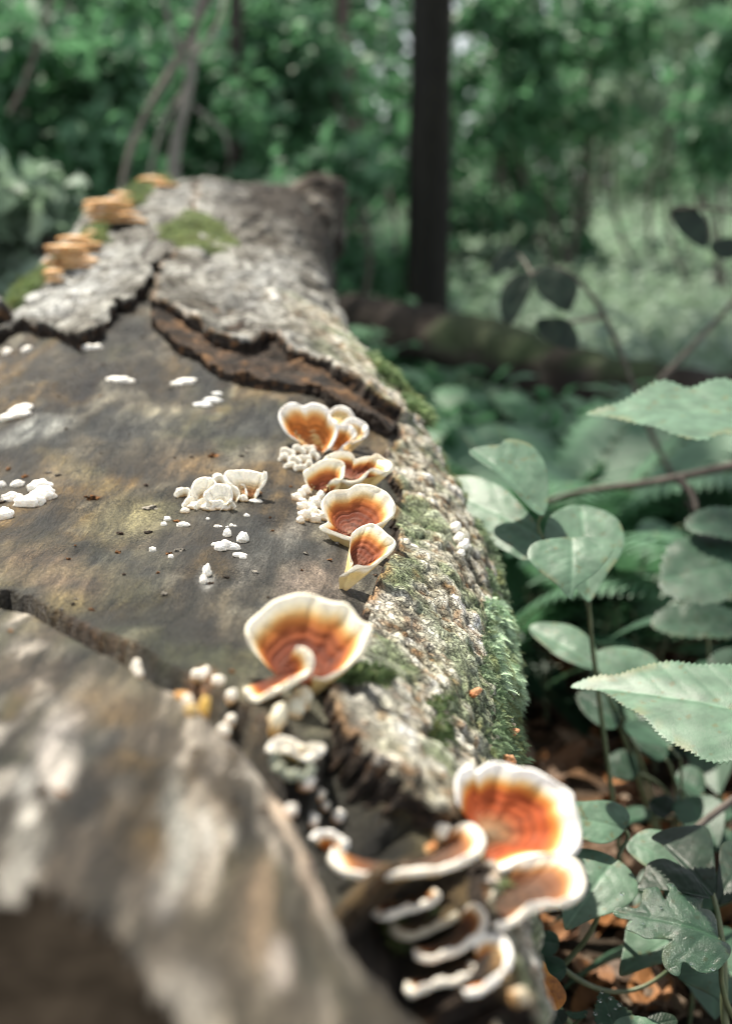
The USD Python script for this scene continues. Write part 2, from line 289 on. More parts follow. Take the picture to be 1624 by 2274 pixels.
disp += .0014 * wv * depth_in(grain, .03)
WOOD = LB + LN * disp[..., None]
# wood colour: weathered grey with ochre, pale and dark stains, and shade painted into recesses
def blob(px, py, rx, ry, rot=0, amp=1.0, soften=.5):
    c, s = math.cos(rot), math.sin(rot); x, y = wx - px, wy - py
    d = np.hypot((x * c + y * s) / rx, (-x * s + y * c) / ry)
    return amp * (1 - sstep(1 - soften, 1 + soften, d)) * FRONT
wood_c = ramp(fbm(LB * np.array([30, 9, 30]), 4, 31), [(.25, (.04, .034, .026)), (.42, (.085, .074, .058)), (.56, (.135, .122, .098)), (.7, (.21, .195, .16)), (.85, (.30, .28, .24))])
wood_c = mixc(wood_c, (.30, .21, .085), .65 * sstep(.54, .68, fbm(LB * np.array([22, 10, 22]), 4, 32)))
wood_c = mixc(wood_c, (.40, .37, .30), .6 * sstep(.57, .7, fbm(LB * np.array([40, 14, 40]), 4, 33)))
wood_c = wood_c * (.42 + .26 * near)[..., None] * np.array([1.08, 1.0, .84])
wood_c = mixc(wood_c, (.36, .335, .255), .7 * sstep(.5, .64, fbm(LB * np.array([34, 15, 34]), 5, 131)) * sstep(.35, .6, n2))
wood_c = mixc(wood_c, (.24, .15, .05), .6 * sstep(.52, .66, fbm(LB * np.array([24, 12, 24]), 4, 132)))
wood_c = mixc(wood_c, (.10, .115, .06), .5 * sstep(.5, .64, fbm(LB * np.array([19, 11, 19]), 4, 133)))
wood_c = mixc(wood_c, (.036, .034, .028), .7 * sstep(.54, .68, fbm(LB * np.array([44, 20, 44]), 5, 134)))
for a in [(290, 1150, 90, 45, -.2, .8, (.42, .38, .2)), (200, 1060, 130, 22, .5, .5, (.30, .24, .11)), (330, 920, 90, 18, -.1, .7, (.38, .35, .25)), (400, 1030, 60, 30, 0, .5, (.3, .2, .1)),
          (560, 945, 110, 22, -.1, .9, (.05, .055, .05)), (180, 770, 200, 40, 0, .3, (.07, .065, .05)), (420, 760, 90, 40, .4, .5, (.085, .07, .055)), (330, 1230, 90, 60, 0, .6, (.1, .09, .08)), (560, 1280, 60, 50, 0, .5, (.09, .09, .08)),
          (690, 1290, 70, 60, -.6, .8, (.45, .36, .29)), (620, 1200, 110, 22, -.7, .7, (.38, .36, .31)), (570, 1010, 90, 24, -.25, .6, (.33, .31, .24)), (60, 970, 90, 16, -.25, .9, (.55, .57, .52)),
          (135, 1690, 40, 70, .45, .95, (.72, .66, .6)), (55, 1790, 26, 34, .3, .8, (.62, .6, .54)), (50, 1950, 44, 70, .4, .7, (.6, .58, .5)), (385, 1850, 30, 80, .1, .8, (.6, .62, .56)), (360, 2040, 30, 60, .1, .7, (.52, .52, .5)),
          (395, 1735, 14, 14, 0, .7, (.58, .56, .5)), (605, 1800, 18, 60, -.1, .8, (.6, .48, .36)), (655, 1880, 18, 80, -.1, .8, (.52, .44, .34)), (520, 2080, 40, 110, .05, .6, (.42, .31, .2)), (490, 1900, 14, 40, .1, .7, (.56, .54, .48)),
          (590, 2180, 24, 50, 0, .7, (.56, .48, .4)), (300, 2000, 160, 60, .3, .35, (.36, .3, .24)), (560, 1600, 90, 60, .5, .4, (.26, .22, .17)), (450, 1640, 120, 40, .5, .5, (.1, .095, .085)),
          (15, 1325, 55, 28, .2, .9, (.26, .2, .07)), (150, 1320, 40, 26, 0, .7, (.38, .3, .12)), (440, 1520, 30, 30, 0, .7, (.4, .17, .07)), (100, 1260, 140, 50, .2, .4, (.34, .22, .13)), (460, 1270, 16, 22, 0, .9, (.66, .66, .62))]:
    wood_c = mixc(wood_c, a[6], blob(*a[:4], a[4], a[5], .6) * (.55 + .9 * (n2 - .2)).clip(0, 1))
wood_c = mixc(wood_c, (.035, .024, .016), (1 - sstep(.3, 1.25, cd / cw)) * .92)
wood_c = mixc(wood_c, (.22, .1, .045), (1 - sstep(0, .3, np.abs(cd / cw - 1.15))) * .5 * sstep(.45, .6, n2))
pit = soft(PIT, .004, .5)
nearm = region(NEAR, .5) & (LB[..., 1] < .75)
wood_c = mixc(wood_c, (.62, .57, .49), nearm * .75 * sstep(.56, .68, fbm(LB * np.array([95, 34, 95]), 4, 36)) * sstep(.40, .55, fbm(LB * 14, 3, 37)))
wood_c = mixc(wood_c, (.22, .17, .12), nearm * .35 * sstep(.54, .66, fbm(LB * np.array([40, 16, 40]), 4, 38)))
wood_c = mixc(wood_c, (.045, .05, .048), .75 * sstep(.58, .70, fbm(LB * np.array([26, 13, 26]), 4, 39)))
wood_c = mixc(wood_c, (.05, .05, .038), pit * .95)  # pit darkened in colour to stand for its shade
wood_c = mixc(wood_c, (.04, .032, .024), gully * .95)  # shade of the gap under the shelves painted into the wood
streak = fbm(LB * np.array([140, 22, 140]), 3, 35)
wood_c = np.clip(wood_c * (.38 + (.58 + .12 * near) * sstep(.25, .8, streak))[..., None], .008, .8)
worn = sstep(.52, .66, fbm(LB * np.array([125, 13, 125]), 4, 136)) * sstep(.44, .58, fbm(LB * np.array([22, 9, 22]), 3, 137))
wood_c = mixc(wood_c, (.56, .50, .41), nearm * worn * .9)
wood_c = mixc(wood_c, (.17, .13, .09), nearm * .28 * sstep(.5, .62, fbm(LB * np.array([70, 14, 70]), 4, 138)))
for a in [(140, 1760, 34, 60, .35, .9, (.72, .66, .58)), (60, 1860, 24, 30, .3, .8, (.6, .57, .5)), (385, 1930, 26, 90, .08, .85, (.58, .58, .52)), (440, 1900, 16, 60, .05, .7, (.56, .55, .5)), (40, 2020, 36, 70, .35, .7, (.6, .57, .5)), (620, 1860, 13, 60, -.12, .9, (.66, .53, .4)), (650, 1930, 12, 80, -.1, .9, (.64, .52, .4)), (590, 1930, 10, 50, -.1, .8, (.62, .54, .44)), (560, 2080, 30, 120, .0, .6, (.42, .3, .19)), (690, 2010, 10, 60, -.1, .8, (.6, .5, .4)), (610, 2200, 24, 60, 0, .8, (.62, .54, .47))]:
    wood_c = mixc(wood_c, a[6], blob(*a[:4], a[4], a[5], .45) * sstep(.3, .55, n2 + .1) * nearm)
wood_c = mixc(wood_c, (.010, .008, .006), soft(HOLLOW, .005, .3) * .97)  # hollow painted near black in place of its shade
NR, NC = LB.shape[:2]
log_base_pt = np.array([-.15, .9, 0.0])
log = Thing("fallen_log", "large weathered fallen tree trunk with peeling grey bark running away through the picture", "log", log_base_pt)
wv_, wf_ = WOOD.reshape(-1, 3), grid_faces(NR, NC, True)
# close the two ends
ends = []
for row, sgn in ((0, 1), (NR - 1, -1)):
    c = WOOD[row].mean(0) - np.array([0, .0, 0]); k = len(wv_); wv_ = np.vstack([wv_, c]); j = np.arange(NC); q = (j + 1) % NC
    ends.append(np.stack([np.full(NC, k), row * NC + j, row * NC + q], 1)[:, ::sgn])
wf_ = np.vstack([wf_, *ends])
v0, v1, v2 = WOOD[50, 250], WOOD[50, 251], WOOD[51, 251]
if np.cross(v1 - v0, v2 - v0) @ LN[50, 250] < 0: wf_ = wf_[:, ::-1]
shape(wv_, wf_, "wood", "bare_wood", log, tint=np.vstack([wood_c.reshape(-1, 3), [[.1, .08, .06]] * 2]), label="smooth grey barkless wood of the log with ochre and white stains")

def plate(mask, lift, tint, name, mat_, label, under=.004):
    """A sheet of bark over the masked grid cells: the lifted face and a ragged rim down to the wood."""
    quad = mask[:-1] & mask[1:]; quad = quad & np.roll(quad, -1, 1)
    top = WOOD * 0 + LB + LN * lift[..., None]
    idx = np.arange(NR * NC).reshape(NR, NC)
    a, b, c, d = idx[:-1], np.roll(idx, -1, 1)[:-1], np.roll(idx, -1, 1)[1:], idx[1:]
    q = np.stack([a, b, c, d], -1)[quad]
    usedv = np.unique(q); remap = -np.ones(NR * NC, int); remap[usedv] = np.arange(len(usedv))
    v = top.reshape(-1, 3)[usedv]; t = tint.reshape(-1, 3)[usedv]
    f = np.vstack([q[:, [0, 1, 2]], q[:, [0, 2, 3]]]); f = remap[f]
    e = np.vstack([q[:, [0, 1]], q[:, [1, 2]], q[:, [2, 3]], q[:, [3, 0]]])
    key = e[:, 0].astype(np.int64) * NR * NC + e[:, 1]; rev = e[:, 1].astype(np.int64) * NR * NC + e[:, 0]
    eb = e[~np.isin(key, rev)]
    bv = np.unique(eb); lv = 5
    nrm, base = LN.reshape(-1, 3)[bv], LB.reshape(-1, 3)[bv]
    hi, lo = lift.reshape(-1)[bv], np.minimum(disp.reshape(-1)[bv], lift.reshape(-1)[bv] - .001) - under
    cen = v.mean(0)
    walls, wt = [], []
    rough = np.random.default_rng(5)
    for k in range(1, lv + 1):
        s = k / lv
        p = base + nrm * (hi + (lo - hi) * s)[:, None]
        p = p + ((fbm(p * np.array([60, 60, 500]), 3, 41) - .5) * .012 * np.sin(s * np.pi))[:, None] * unit(np.cross(nrm, [1, .2, 0])) + (fbm(p * 90, 3, 43)[:, None] - .5) * .006 * np.sin(s * np.pi) * nrm
        walls.append(p)
        w = fbm(p * 200, 3, 42)
        wt.append(mixc(np.tile(np.array([.04, .029, .021]), (len(p), 1)), (.28, .14, .055), sstep(.58, .74, w) * (.4 + .5 * (1 - s))))
    off = len(v); m2 = -np.ones(NR * NC, int); m2[bv] = np.arange(len(bv))
    v = np.vstack([v, *walls]); t = np.vstack([t, *wt])
    for k in range(lv):
        A = remap[eb] if k == 0 else off + (k - 1) * len(bv) + m2[eb]
        B = off + k * len(bv) + m2[eb]
        f = np.vstack([f, np.stack([A[:, 1], A[:, 0], B[:, 0]], 1), np.stack([A[:, 1], B[:, 0], B[:, 1]], 1)])
    if np.cross(v[f[0, 1]] - v[f[0, 0]], v[f[0, 2]] - v[f[0, 0]]) @ LN.reshape(-1, 3)[usedv[f[0, 0]]] < 0: f = f[:, ::-1]
    vv, ff, tt = v, f, t
    return shape(vv, ff, mat_, name, log, tint=tt, smooth=40 if False else True, label=label)
bn = fbm(LB * np.array([45, 26, 45]), 5, 51); bl = fbm(LB * 130, 4, 52); cell = fbm(LB * np.array([95, 60, 95]), 3, 53)
fiss = np.exp(-((noise(LB * np.array([38, 14, 38]), 54) - .5) / .045) ** 2) * sstep(.4, .6, noise(LB * 20, 55))
rough_lift = (bn - .5) * .010 + (bl - .5) * .0028 - .005 * fiss
bark_c = ramp(fbm(LB * np.array([50, 34, 50]), 5, 61), [(.25, (.10, .085, .062)), (.42, (.25, .235, .195)), (.55, (.40, .39, .345)), (.7, (.58, .585, .545))])
bark_c = mixc(bark_c, (.07, .055, .04), fiss * .8)
bark_c = mixc(bark_c, (.05, .04, .028), sstep(.54, .66, fbm(LB * 150, 3, 62)) * .75)
white = blob(160, 650, 150, 40, -.35, .95) + blob(200, 590, 90, 40, -.3, .8) + blob(560, 640, 90, 60, 0, .55) + blob(640, 800, 70, 30, .4, .7) + blob(450, 470, 120, 40, 0, .45) + blob(100, 700, 120, 30, -.2, .7)
bark_c = mixc(bark_c, (.68, .70, .68), np.clip(white, 0, .9) * sstep(.35, .6, bl))
bark_c = mixc(bark_c, (.12, .17, .06), .7 * sstep(.56, .68, fbm(LB * 18, 4, 63)) * (UU > .6))
bark_c = mixc(bark_c, (.05, .042, .032), blob(690, 490, 70, 100, 0, .75) * sstep(.35, .55, bn))  # far right end painted darker, as it faces away from the sun
# lower right flank: crusty cream bark with rusty pits
flank = sstep(.56, .62, UU) * (LB[..., 1] < 1.35)
crust = fbm(LB * 120, 5, 64)
crust_c = ramp(crust, [(.3, (.04, .032, .02)), (.42, (.15, .13, .085)), (.50, (.38, .36, .27)), (.60, (.60, .57, .48)), (.72, (.72, .70, .62))])
crust_c = mixc(crust_c, (.3, .15, .05), sstep(.58, .68, fbm(LB * 210, 3, 65)) * .6)
crust_c = mixc(crust_c, (.12, .17, .08), .75 * sstep(.47, .62, fbm(LB * 26, 4, 66)))
bark_c = mixc(bark_c, 0, flank) + crust_c * flank[..., None]
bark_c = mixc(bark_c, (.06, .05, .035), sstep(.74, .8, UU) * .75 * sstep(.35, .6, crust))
rough_lift = rough_lift * (1 - flank) + flank * ((crust - .5) * .0065 + (bl - .5) * .004 + (n2 - .5) * .006 + (fbm(LB * 300, 3, 57) - .5) * .002)
rs = np.random.default_rng(3)
def scales(mask, n, aniso, sd):
    """Irregular flat bark scales: each grid point's own-scale height, and how near it lies to a crack."""
    ids = rs.choice(np.flatnonzero(mask.ravel()), n, replace=False); Q = LB.reshape(-1, 3) * aniso
    Q = Q + (fbm(LB.reshape(-1, 3) * 120, 2, sd)[:, None] - .5) * .004
    d, i = cKDTree(Q[ids]).query(Q, k=2)
    return (rs.uniform(-1, 1, n)[i[:, 0]]).reshape(mask.shape), (d[:, 1] - d[:, 0]).reshape(mask.shape)
big_h, big_e = scales(M_L | M_R, 2600, np.array([1.2, .8, 1.0]), 5)
rough_lift = rough_lift + (.0022 * big_h + .0026 * (sstep(0, .004, big_e) - 1)) * (1 - .5 * flank)
bark_c = bark_c * (1 + .28 * big_h * (1 - .3 * flank))[..., None] * (.45 + .55 * sstep(.0, .0035, big_e + .5 * flank * .004))[..., None]
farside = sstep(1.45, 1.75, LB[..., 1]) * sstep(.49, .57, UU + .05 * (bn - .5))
bark_c = mixc(bark_c, (.055, .045, .035), farside * .93 * sstep(.2, .42, bn))  # the same unlit darkening painted along the far right side
lich = sstep(.5, .64, fbm(LB * np.array([34, 24, 34]), 4, 68)) * (1 - farside)
bark_c = bark_c * (.86 + .44 * flank)[..., None]
bark_c = mixc(bark_c, (.66, .66, .60), lich * (.6 - .42 * flank) * sstep(.35, .55, bl))
bark_c = np.clip(bark_c, .015, .78)
edge_l, edge_r = dist_to(border(M_L), .05), dist_to(border(M_R), .05)
bark_c = mixc(bark_c, (.36, .19, .07), .55 * (1 - sstep(.001, .005, edge_r)) * sstep(.42, .55, bl))
lift_l = .009 + rough_lift + .004 * (1 - sstep(0, .03, edge_l)) + (n1 - .5) * .016
lift_r = .008 + rough_lift + .006 * (1 - sstep(0, .05, edge_r)) * (BPX[..., 1] < 960) + (n1 - .5) * .016
hump = np.exp(-((LB[..., 1] - 2.02) / .13) ** 2) * .006 * (UU > .3) * (UU < .8)
lift_l += hump; lift_r += hump
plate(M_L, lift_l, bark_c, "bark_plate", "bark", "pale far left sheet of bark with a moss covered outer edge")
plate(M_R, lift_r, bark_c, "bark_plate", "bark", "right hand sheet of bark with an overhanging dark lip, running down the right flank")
inner_c = ramp(fbm(LB * np.array([90, 60, 90]), 4, 71), [(.3, (.02, .015, .011)), (.5, (.05, .034, .023)), (.62, (.10, .06, .034)), (.75, (.26, .14, .06))])
from scipy import ndimage
lab_, k_ = ndimage.label(M_IN & ~M_L); M_IN = lab_ == (1 + np.argmax(ndimage.sum(M_IN, lab_, range(1, k_ + 1))))
plate(M_IN, .003 + (fbm(LB * 60, 4, 72) - .5) * .014 + .005 * (1 - sstep(0, .02, dist_to(border(M_IN), .05))) + (n1 - .5) * .016, inner_c, "inner_bark", "bark", "dark rotten inner bark layer under the lip of the right sheet")
chunk = region([(-300, 735), (-20, 705), (45, 700), (50, 735), (0, 765), (-300, 800)], .4)
plate(chunk, .03 + (bl - .5) * .008 + (n1 - .5) * .016, bark_c * .45, "bark_plate", "bark", "small dark lump of bark at the left picture edge")

dark_m = region(HOLLOW, .5)  # near-black sheet that paints in the shade of the lower left hollow
plate(dark_m, disp + .0012 + (fbm(LB * 200, 3, 161) - .5) * .002, np.tile(np.array([.016, .013, .010]), LB.shape[:2] + (1,)) * (.5 + fbm(LB * 90, 3, 162))[..., None], "rotten_patch", "rot", "painted shade of a hollow at the lower left corner of the picture", under=.001)
sm = trimesh.creation.icosphere(5); su = np.array(sm.vertices); su = np.sign(su) * np.abs(su) ** .62
sv = at(672, 505, 2.06) + np.stack([su[:, 0] * .062, su[:, 1] * .11, su[:, 2] * .062 + .012 * np.sin(su[:, 0] * 2)], -1)
sv = sv + unit(su) * ((fbm(sv * 26, 5, 151) - .5) * .05 + (fbm(sv * 90, 3, 152) - .5) * .014)[:, None]
st_c = ramp(fbm(sv * 45, 4, 153), [(.3, (.025, .02, .015)), (.5, (.07, .055, .042)), (.62, (.16, .14, .11)), (.75, (.36, .33, .28))])
shape(sv, sm.faces, "bark", "broken_stub", log, tint=st_c, label="dark broken stub jutting out at the log's far right end")
LIFT = np.where(M_L, lift_l, np.where(M_R, lift_r, np.where(M_IN, np.maximum(disp, .006), disp)))
SURF = LB + LN * LIFT[..., None]
SN = grid_normal(SURF); SN = np.where((SN * LN).sum(-1, keepdims=True) < 0, -SN, SN)
sel = FRONT & (LB[..., 1] > .12)
SPX = proj(SURF)
surf_tree = cKDTree(SPX[sel][:, :2]); SP, SNs, SD = SURF[sel], LN[sel], SPX[sel][:, 2]
def on_log(x, y):
    """The log's point, outward normal and depth where the line of sight to a picture point meets it."""
    d, i = surf_tree.query([x, y], k=12)
    j = i[np.argmin(SD[i] + d * .002)]
    D = SD[j]
    return SP[j], SNs[j], D

# ------------------------------------------------------------------ bracket fungi
RED = [(0, (.30, .20, .12)), (.12, (.19, .062, .03)), (.5, (.205, .048, .02)), (.68, (.35, .09, .022)), (.77, (.54, .20, .045)), (.83, (.68, .42, .15)), (.89, (.80, .68, .42)), (.95, (.86, .80, .64)), (1, (.86, .79, .62))]
AMBER = [(0, (.45, .42, .33)), (.15, (.36, .15, .05)), (.4, (.48, .14, .025)), (.7, (.54, .18, .032)), (.79, (.64, .36, .12)), (.86, (.78, .66, .44)), (.9, (.86, .83, .76)), (1, (.86, .83, .77))]
PALE = [(0, (.40, .15, .05)), (.38, (.52, .25, .10)), (.55, (.66, .46, .24)), (.68, (.78, .66, .46)), (.85, (.84, .78, .64)), (1, (.85, .80, .68))]
ORANGE = [(0, (.6, .56, .48)), (.3, (.60, .49, .36)), (.6, (.60, .44, .27)), (.85, (.60, .40, .21)), (1, (.58, .32, .12))]
SHADY = [(0, (.08, .05, .03)), (.5, (.11, .05, .025)), (.76, (.20, .075, .028)), (.85, (.42, .18, .05)), (.92, (.76, .62, .42)), (1, (.84, .79, .68))]  # dark tops: shade from the shelf above is painted in
CREAM, CREAM_D = (.72, .52, .22), (.50, .27, .07)
seedn = [0]
class Fungus(Thing):
    def __init__(self, label, foot, cat="bracket fungus", name="bracket_fungus", group=None, D=None):
        if D is None:
            self.P, self.N, self.D = on_log(*foot)
        else:
            self.P, self.N, self.D = at(*foot, D), np.array([0, 0, 1.0]), D
        super().__init__(name, label, cat, self.P, group)
        self.foot = foot
def cap(th, rim, centre, foot=None, tilt=50, side=0, sink=.004, conc=.25, lip=.0011, style=RED, lift=.003, wave=.0012, under=CREAM, zone=0, M=112, name="cap", push=0.0, label=None, foot_w=.22, D=None):
    """One shelf of a bracket: a concave fan from its centre out to the rim drawn by `rim`, with a rolled white lip and
    a cream underside that runs back to the foot on the log. tilt: degrees the upper face leans from horizontal towards -y."""
    seedn[0] += 1; sd = seedn[0] * 7
    if foot is None: P = th.P
    else: P = on_log(*foot)[0] if D is None else at(*foot, D)
    tr, sr = math.radians(tilt), math.radians(side)
    n = np.array([math.sin(sr) * math.sin(tr), -math.sin(tr) * math.cos(sr), math.cos(tr)])
    Q = P + n * lift + np.array([0, push, 0])
    def on_plane(x, y):
        r = ray(x, y); return CAM + r * (((Q - CAM) @ n) / (r @ n))
    rp = spline(rim, M); R3 = np.array([on_plane(*q) for q in rp]); C3 = on_plane(*centre)
    size = np.median(np.linalg.norm(R3 - C3, axis=1))
    s = np.arange(M) / M
    wob = (fbm(np.stack([s * 7, s * 0, s * 0 + sd], -1), 3, sd) - .5) * 2
    edge = np.minimum(1, np.minimum(np.arange(M), M - 1 - np.arange(M)) / 5)
    R3 = R3 + n * (wob * wave * 1.4)[:, None]
    out = unit(R3 - C3)
    K = 26; r = np.linspace(0, 1, K) ** .85
    A = C3 - n * sink
    top = A + (R3 - A)[None] * r[:, None, None] - n * (conc * size * (r * (1 - r)) * 2.2)[:, None, None]
    fold = (np.sin(s * 2 * np.pi * 5 + sd) * .5 + np.sin(s * 2 * np.pi * 11 + sd * 2) * .3 + 1.3 * wob)
    top = top + n * (fold[None] * (r[:, None] ** 5) * wave * 1.1)[..., None]
    rings = np.sin(r * 60 + 2 * wob[:, None].T[0][:, None] if False else (r[:, None] * 58 + 2 * wob[None])) * .00034 * (1 - sstep(.55, .8, r))[:, None]
    top = top + n * rings[..., None]
    zj = np.clip(r[:, None] + zone + .02 * wob[None] + .05 * (fbm(top * 180, 3, sd) - .5), 0, 1)
    tc = ramp(zj, style)
    band = .5 + .5 * np.sin(r[:, None] * 46 + 3 * wob[None] + 6 * fbm(top * 120, 2, sd + 3))
    tc = tc * (1 - .40 * (1 - sstep(.6, .8, zj)) * band)[..., None]
    tc = mixc(tc, tc * .45, .7 * (1 - sstep(.55, .75, zj)) * sstep(.60, .72, fbm(top * 420, 3, sd + 4)))
    th_ = lip * edge
    ang = np.linspace(0, np.pi, 9)[1:-1]
    lipv = R3[None] + out[None] * (np.sin(ang)[:, None] * th_[None] * 1.1)[..., None] - n * ((1 - np.cos(ang))[:, None] * th_[None])[..., None]
    v = np.concatenate([top, lipv]).reshape(-1, 3)
    t = np.concatenate([tc, np.tile(np.array(style[-1][1]), (len(ang), M, 1)) if True else 0]).reshape(-1, 3)
    f = grid_faces(K + len(ang), M)
    if np.cross(v[f[M * 8, 1]] - v[f[M * 8, 0]], v[f[M * 8, 2]] - v[f[M * 8, 0]]) @ n < 0: f = f[:, ::-1]
    c = shape(v, f, "fungus_skin", name, th, tint=t, label=label)
    # underside
    low = R3 - n * (2 * th_)[:, None]
    k2 = 16; q = np.linspace(0, 1, k2)
    foot_ring = P - n * .003 + (R3 - C3) * foot_w
    und = low[None] + (foot_ring - low)[None] * q[:, None, None]
    bulge = np.sin(q * np.pi) * .08 * size
    und = und - n * bulge[:, None, None] + (fbm(und * 200, 3, sd + 9)[..., None] - .5) * .0016 * np.sin(q * np.pi)[:, None, None]
    topi = A + (R3 - A)[None] * (1 - q)[:, None, None] * 1.0
    uc = ramp(q[:, None] + .3 * (fbm(und * 150, 3, sd + 8) - .5), [(0, (.82, .76, .62)), (.12, under), (.6, tuple(np.array(under) * .8)), (1, CREAM_D)])
    f2 = grid_faces(k2, M); v2 = und.reshape(-1, 3)
    shape(v2, f2[:, ::-1], "fungus_pores", "underside", c, tint=uc.reshape(-1, 3))
    return c
def lobes(th, items, name="lobe", col=(.82, .76, .64), base=(.66, .42, .2), flat=.6, D=None, lump=.38, sub=3, tall=1.25, grow=1.0):
    """Small rounded lobes of white crust, each (x, y, rx, ry[, lift, colour]) as it stands in the picture, rooted on the log."""
    got = []
    for k, it in enumerate(items):
        x, y, rx, ry = it[:4]; up = it[4] if len(it) > 4 else .35; c_ = it[5] if len(it) > 5 else col
        P, N, d = on_log(x, y) if D is None else (at(x, y, D), np.array([0, -.5, .8]), D)
        m = trimesh.creation.icosphere(sub); u = np.array(m.vertices)
        sx, sy = rx * PX * d * grow, ry * PX * d * grow
        X = unit(np.cross(N, [0, 1, 0])); X = X if X[0] > 0 else -X; Y = np.cross(N, X)
        vw = UPV - N * 0
        hz = max(sy * tall, sx * flat * .5)
        g = 1 + lump * (fbm(u * 2.2 + 17.3 * k + P * 30, 3, 81) - .5) * 2
        p = P + N * (hz * up) + g[:, None] * (u[:, :1] * X * sx + u[:, 1:2] * Y * max(sy, sx * .55) + u[:, 2:3] * N * hz)
        p = p + N * ((fbm(p * 300, 2, 84)[:, None] - .5) * .22 * min(sx, hz))
        tt = mixc(np.tile(np.array(c_, float), (len(p), 1)), base, sstep(.45, -.55, u[:, 2]) * .9)
        got.append([p, np.array(m.faces), tt, P + N * (hz * up), max(sx, sy), k])
    root = list(range(len(got)))                          # lobes that grow into one another are one part
    for i in range(len(got)):
        for q in range(i):
            if np.linalg.norm(got[i][3] - got[q][3]) < .85 * (got[i][4] + got[q][4]) and root[i] != root[q]:
                old = root[i]; root = [root[q] if z == old else z for z in root]
    for g_ in sorted(set(root)):
        sel_ = [got[i] for i in range(len(got)) if root[i] == g_]
        v, f = join([(s_[0], s_[1]) for s_ in sel_])
        last = shape(v, f, "fungus_skin", name, th, tint=np.vstack([s_[2] for s_ in sel_]))
    return last
def curls(th, items, tilt=52, zone=.2, style=None):
    """Little shell shaped lobes of a young bracket, each (x, y, rx, ry) as it stands in the picture."""
    for k, (x, y, rx, ry) in enumerate(items):
        a = np.linspace(-.5, np.pi + .5, 11); w = 1 + .16 * np.sin(a * 3 + x + k)
        cap(th, [(x + rx * math.cos(q) * m, y - ry * math.sin(q) * m) for q, m in zip(a, w)], (x, y + ry * .55), (x, y + ry * .6), tilt=tilt, zone=zone, style=style or PALE, M=56, lip=.0009, lift=.0018, wave=.0006, name="lobe", conc=.3)
Z6 = lambda *p: [(499.5 + x * .2734, 860.3 + y * .2734) for x, y in p]
Z7 = lambda *p: [(499.5 + x * .2734, 1276.6 + y * .2734) for x, y in p]
Z3 = lambda *p: [(610.5 + x * .4443, 1665.1 + y * .4443) for x, y in p]
Zf = lambda *p: [(333 + x * .20506, 971.3 + y * .20506) for x, y in p]
Zd = lambda *p: [(x * .4443, 1276.6 + y * .4443) for x, y in p]

# the upper cluster of four fused caps
a = Fungus("cluster of fused amber caps, uppermost in the row on the log", (705, 1000))
cap(a, Z6((840, 225), (860, 190), (900, 162), (970, 165), (1020, 200), (1042, 255), (1010, 300), (950, 325), (900, 320)), Z6((880, 320))[0], Z6((860, 480))[0], tilt=58, style=AMBER, zone=.0, push=.012)
cap(a, Z6((950, 335), (955, 300), (990, 262), (1060, 254), (1120, 278), (1150, 330), (1142, 378), (1090, 415), (1020, 450)), Z6((1000, 420))[0], Z6((980, 520))[0], tilt=55, style=AMBER, zone=.05, push=.006)
cap(a, Z6((600, 445), (520, 385), (474, 330), (443, 240), (465, 165), (540, 128), (605, 146), (640, 162), (700, 138), (780, 148), (835, 190), (855, 250), (900, 292), (898, 375), (855, 460), (800, 520)), Z6((705, 490))[0], tilt=56, style=AMBER, zone=-.04, lip=.0013, conc=.3)
cap(a, Z6((880, 335), (930, 303), (1000, 305), (1046, 345), (1050, 390), (1005, 430), (955, 478), (912, 527)), Z6((862, 495))[0], Z6((850, 520))[0], tilt=52, style=AMBER, zone=0)
# second group
b = Fungus("wide wavy russet bracket pair just below the fused amber cluster", Z6((840, 880))[0])
cap(b, Z6((790, 610), (850, 550), (950, 535), (1040, 555), (1052, 582), (1110, 565), (1190, 550), (1218, 524), (1290, 570), (1343, 620), (1342, 668), (1280, 676), (1180, 650), (1120, 710), (1000, 757), (930, 750), (860, 772), (820, 805)), Z6((1010, 700))[0], Z6((1010, 845))[0], tilt=36, sink=.004, style=RED, zone=.03, lift=.012, wave=.0015, foot_w=.3)
cap(b, Z6((738, 905), (690, 830), (650, 742), (645, 690), (690, 658), (740, 620), (830, 586), (920, 590), (962, 620), (960, 680), (945, 738), (890, 748), (835, 795)), Z6((775, 880))[0], tilt=48, style=RED, zone=.02, lift=.002)
# the cup
c = Fungus("brown cup shaped bracket with broad cream rim, third down the row at the bark edge", Z6((1000, 1300))[0])
cap(c, Z6((815, 1050), (797, 990), (795, 930), (835, 868), (900, 832), (1000, 825), (1050, 796), (1150, 790), (1225, 815), (1300, 858), (1350, 920), (1366, 980), (1330, 1050), (1262, 1087), (1190, 1125), (1100, 1180), (1010, 1215), (900, 1187), (812, 1160), (786, 1125), (830, 1098), (815, 1050)), Z6((1010, 1130))[0], Z6((1030, 1290))[0], tilt=44, sink=.006, style=RED, zone=.02, lift=.012, conc=.3, lip=.0013, foot_w=.25)
d = Fungus("narrow brown funnel bracket with cream rim, in front of the cup", Z6((960, 1520))[0])
cap(d, Z6((1040, 1420), (1012, 1330), (1020, 1230), (1040, 1180), (1090, 1138), (1150, 1114), (1230, 1130), (1310, 1195), (1366, 1250), (1345, 1310), (1260, 1382), (1200, 1428), (1080, 1450), (1000, 1475), (925, 1525)), Z6((1020, 1445))[0], Z6((940, 1650))[0], tilt=44, sink=.002, style=RED, zone=0, lift=.006, lip=.0013, foot_w=.12)
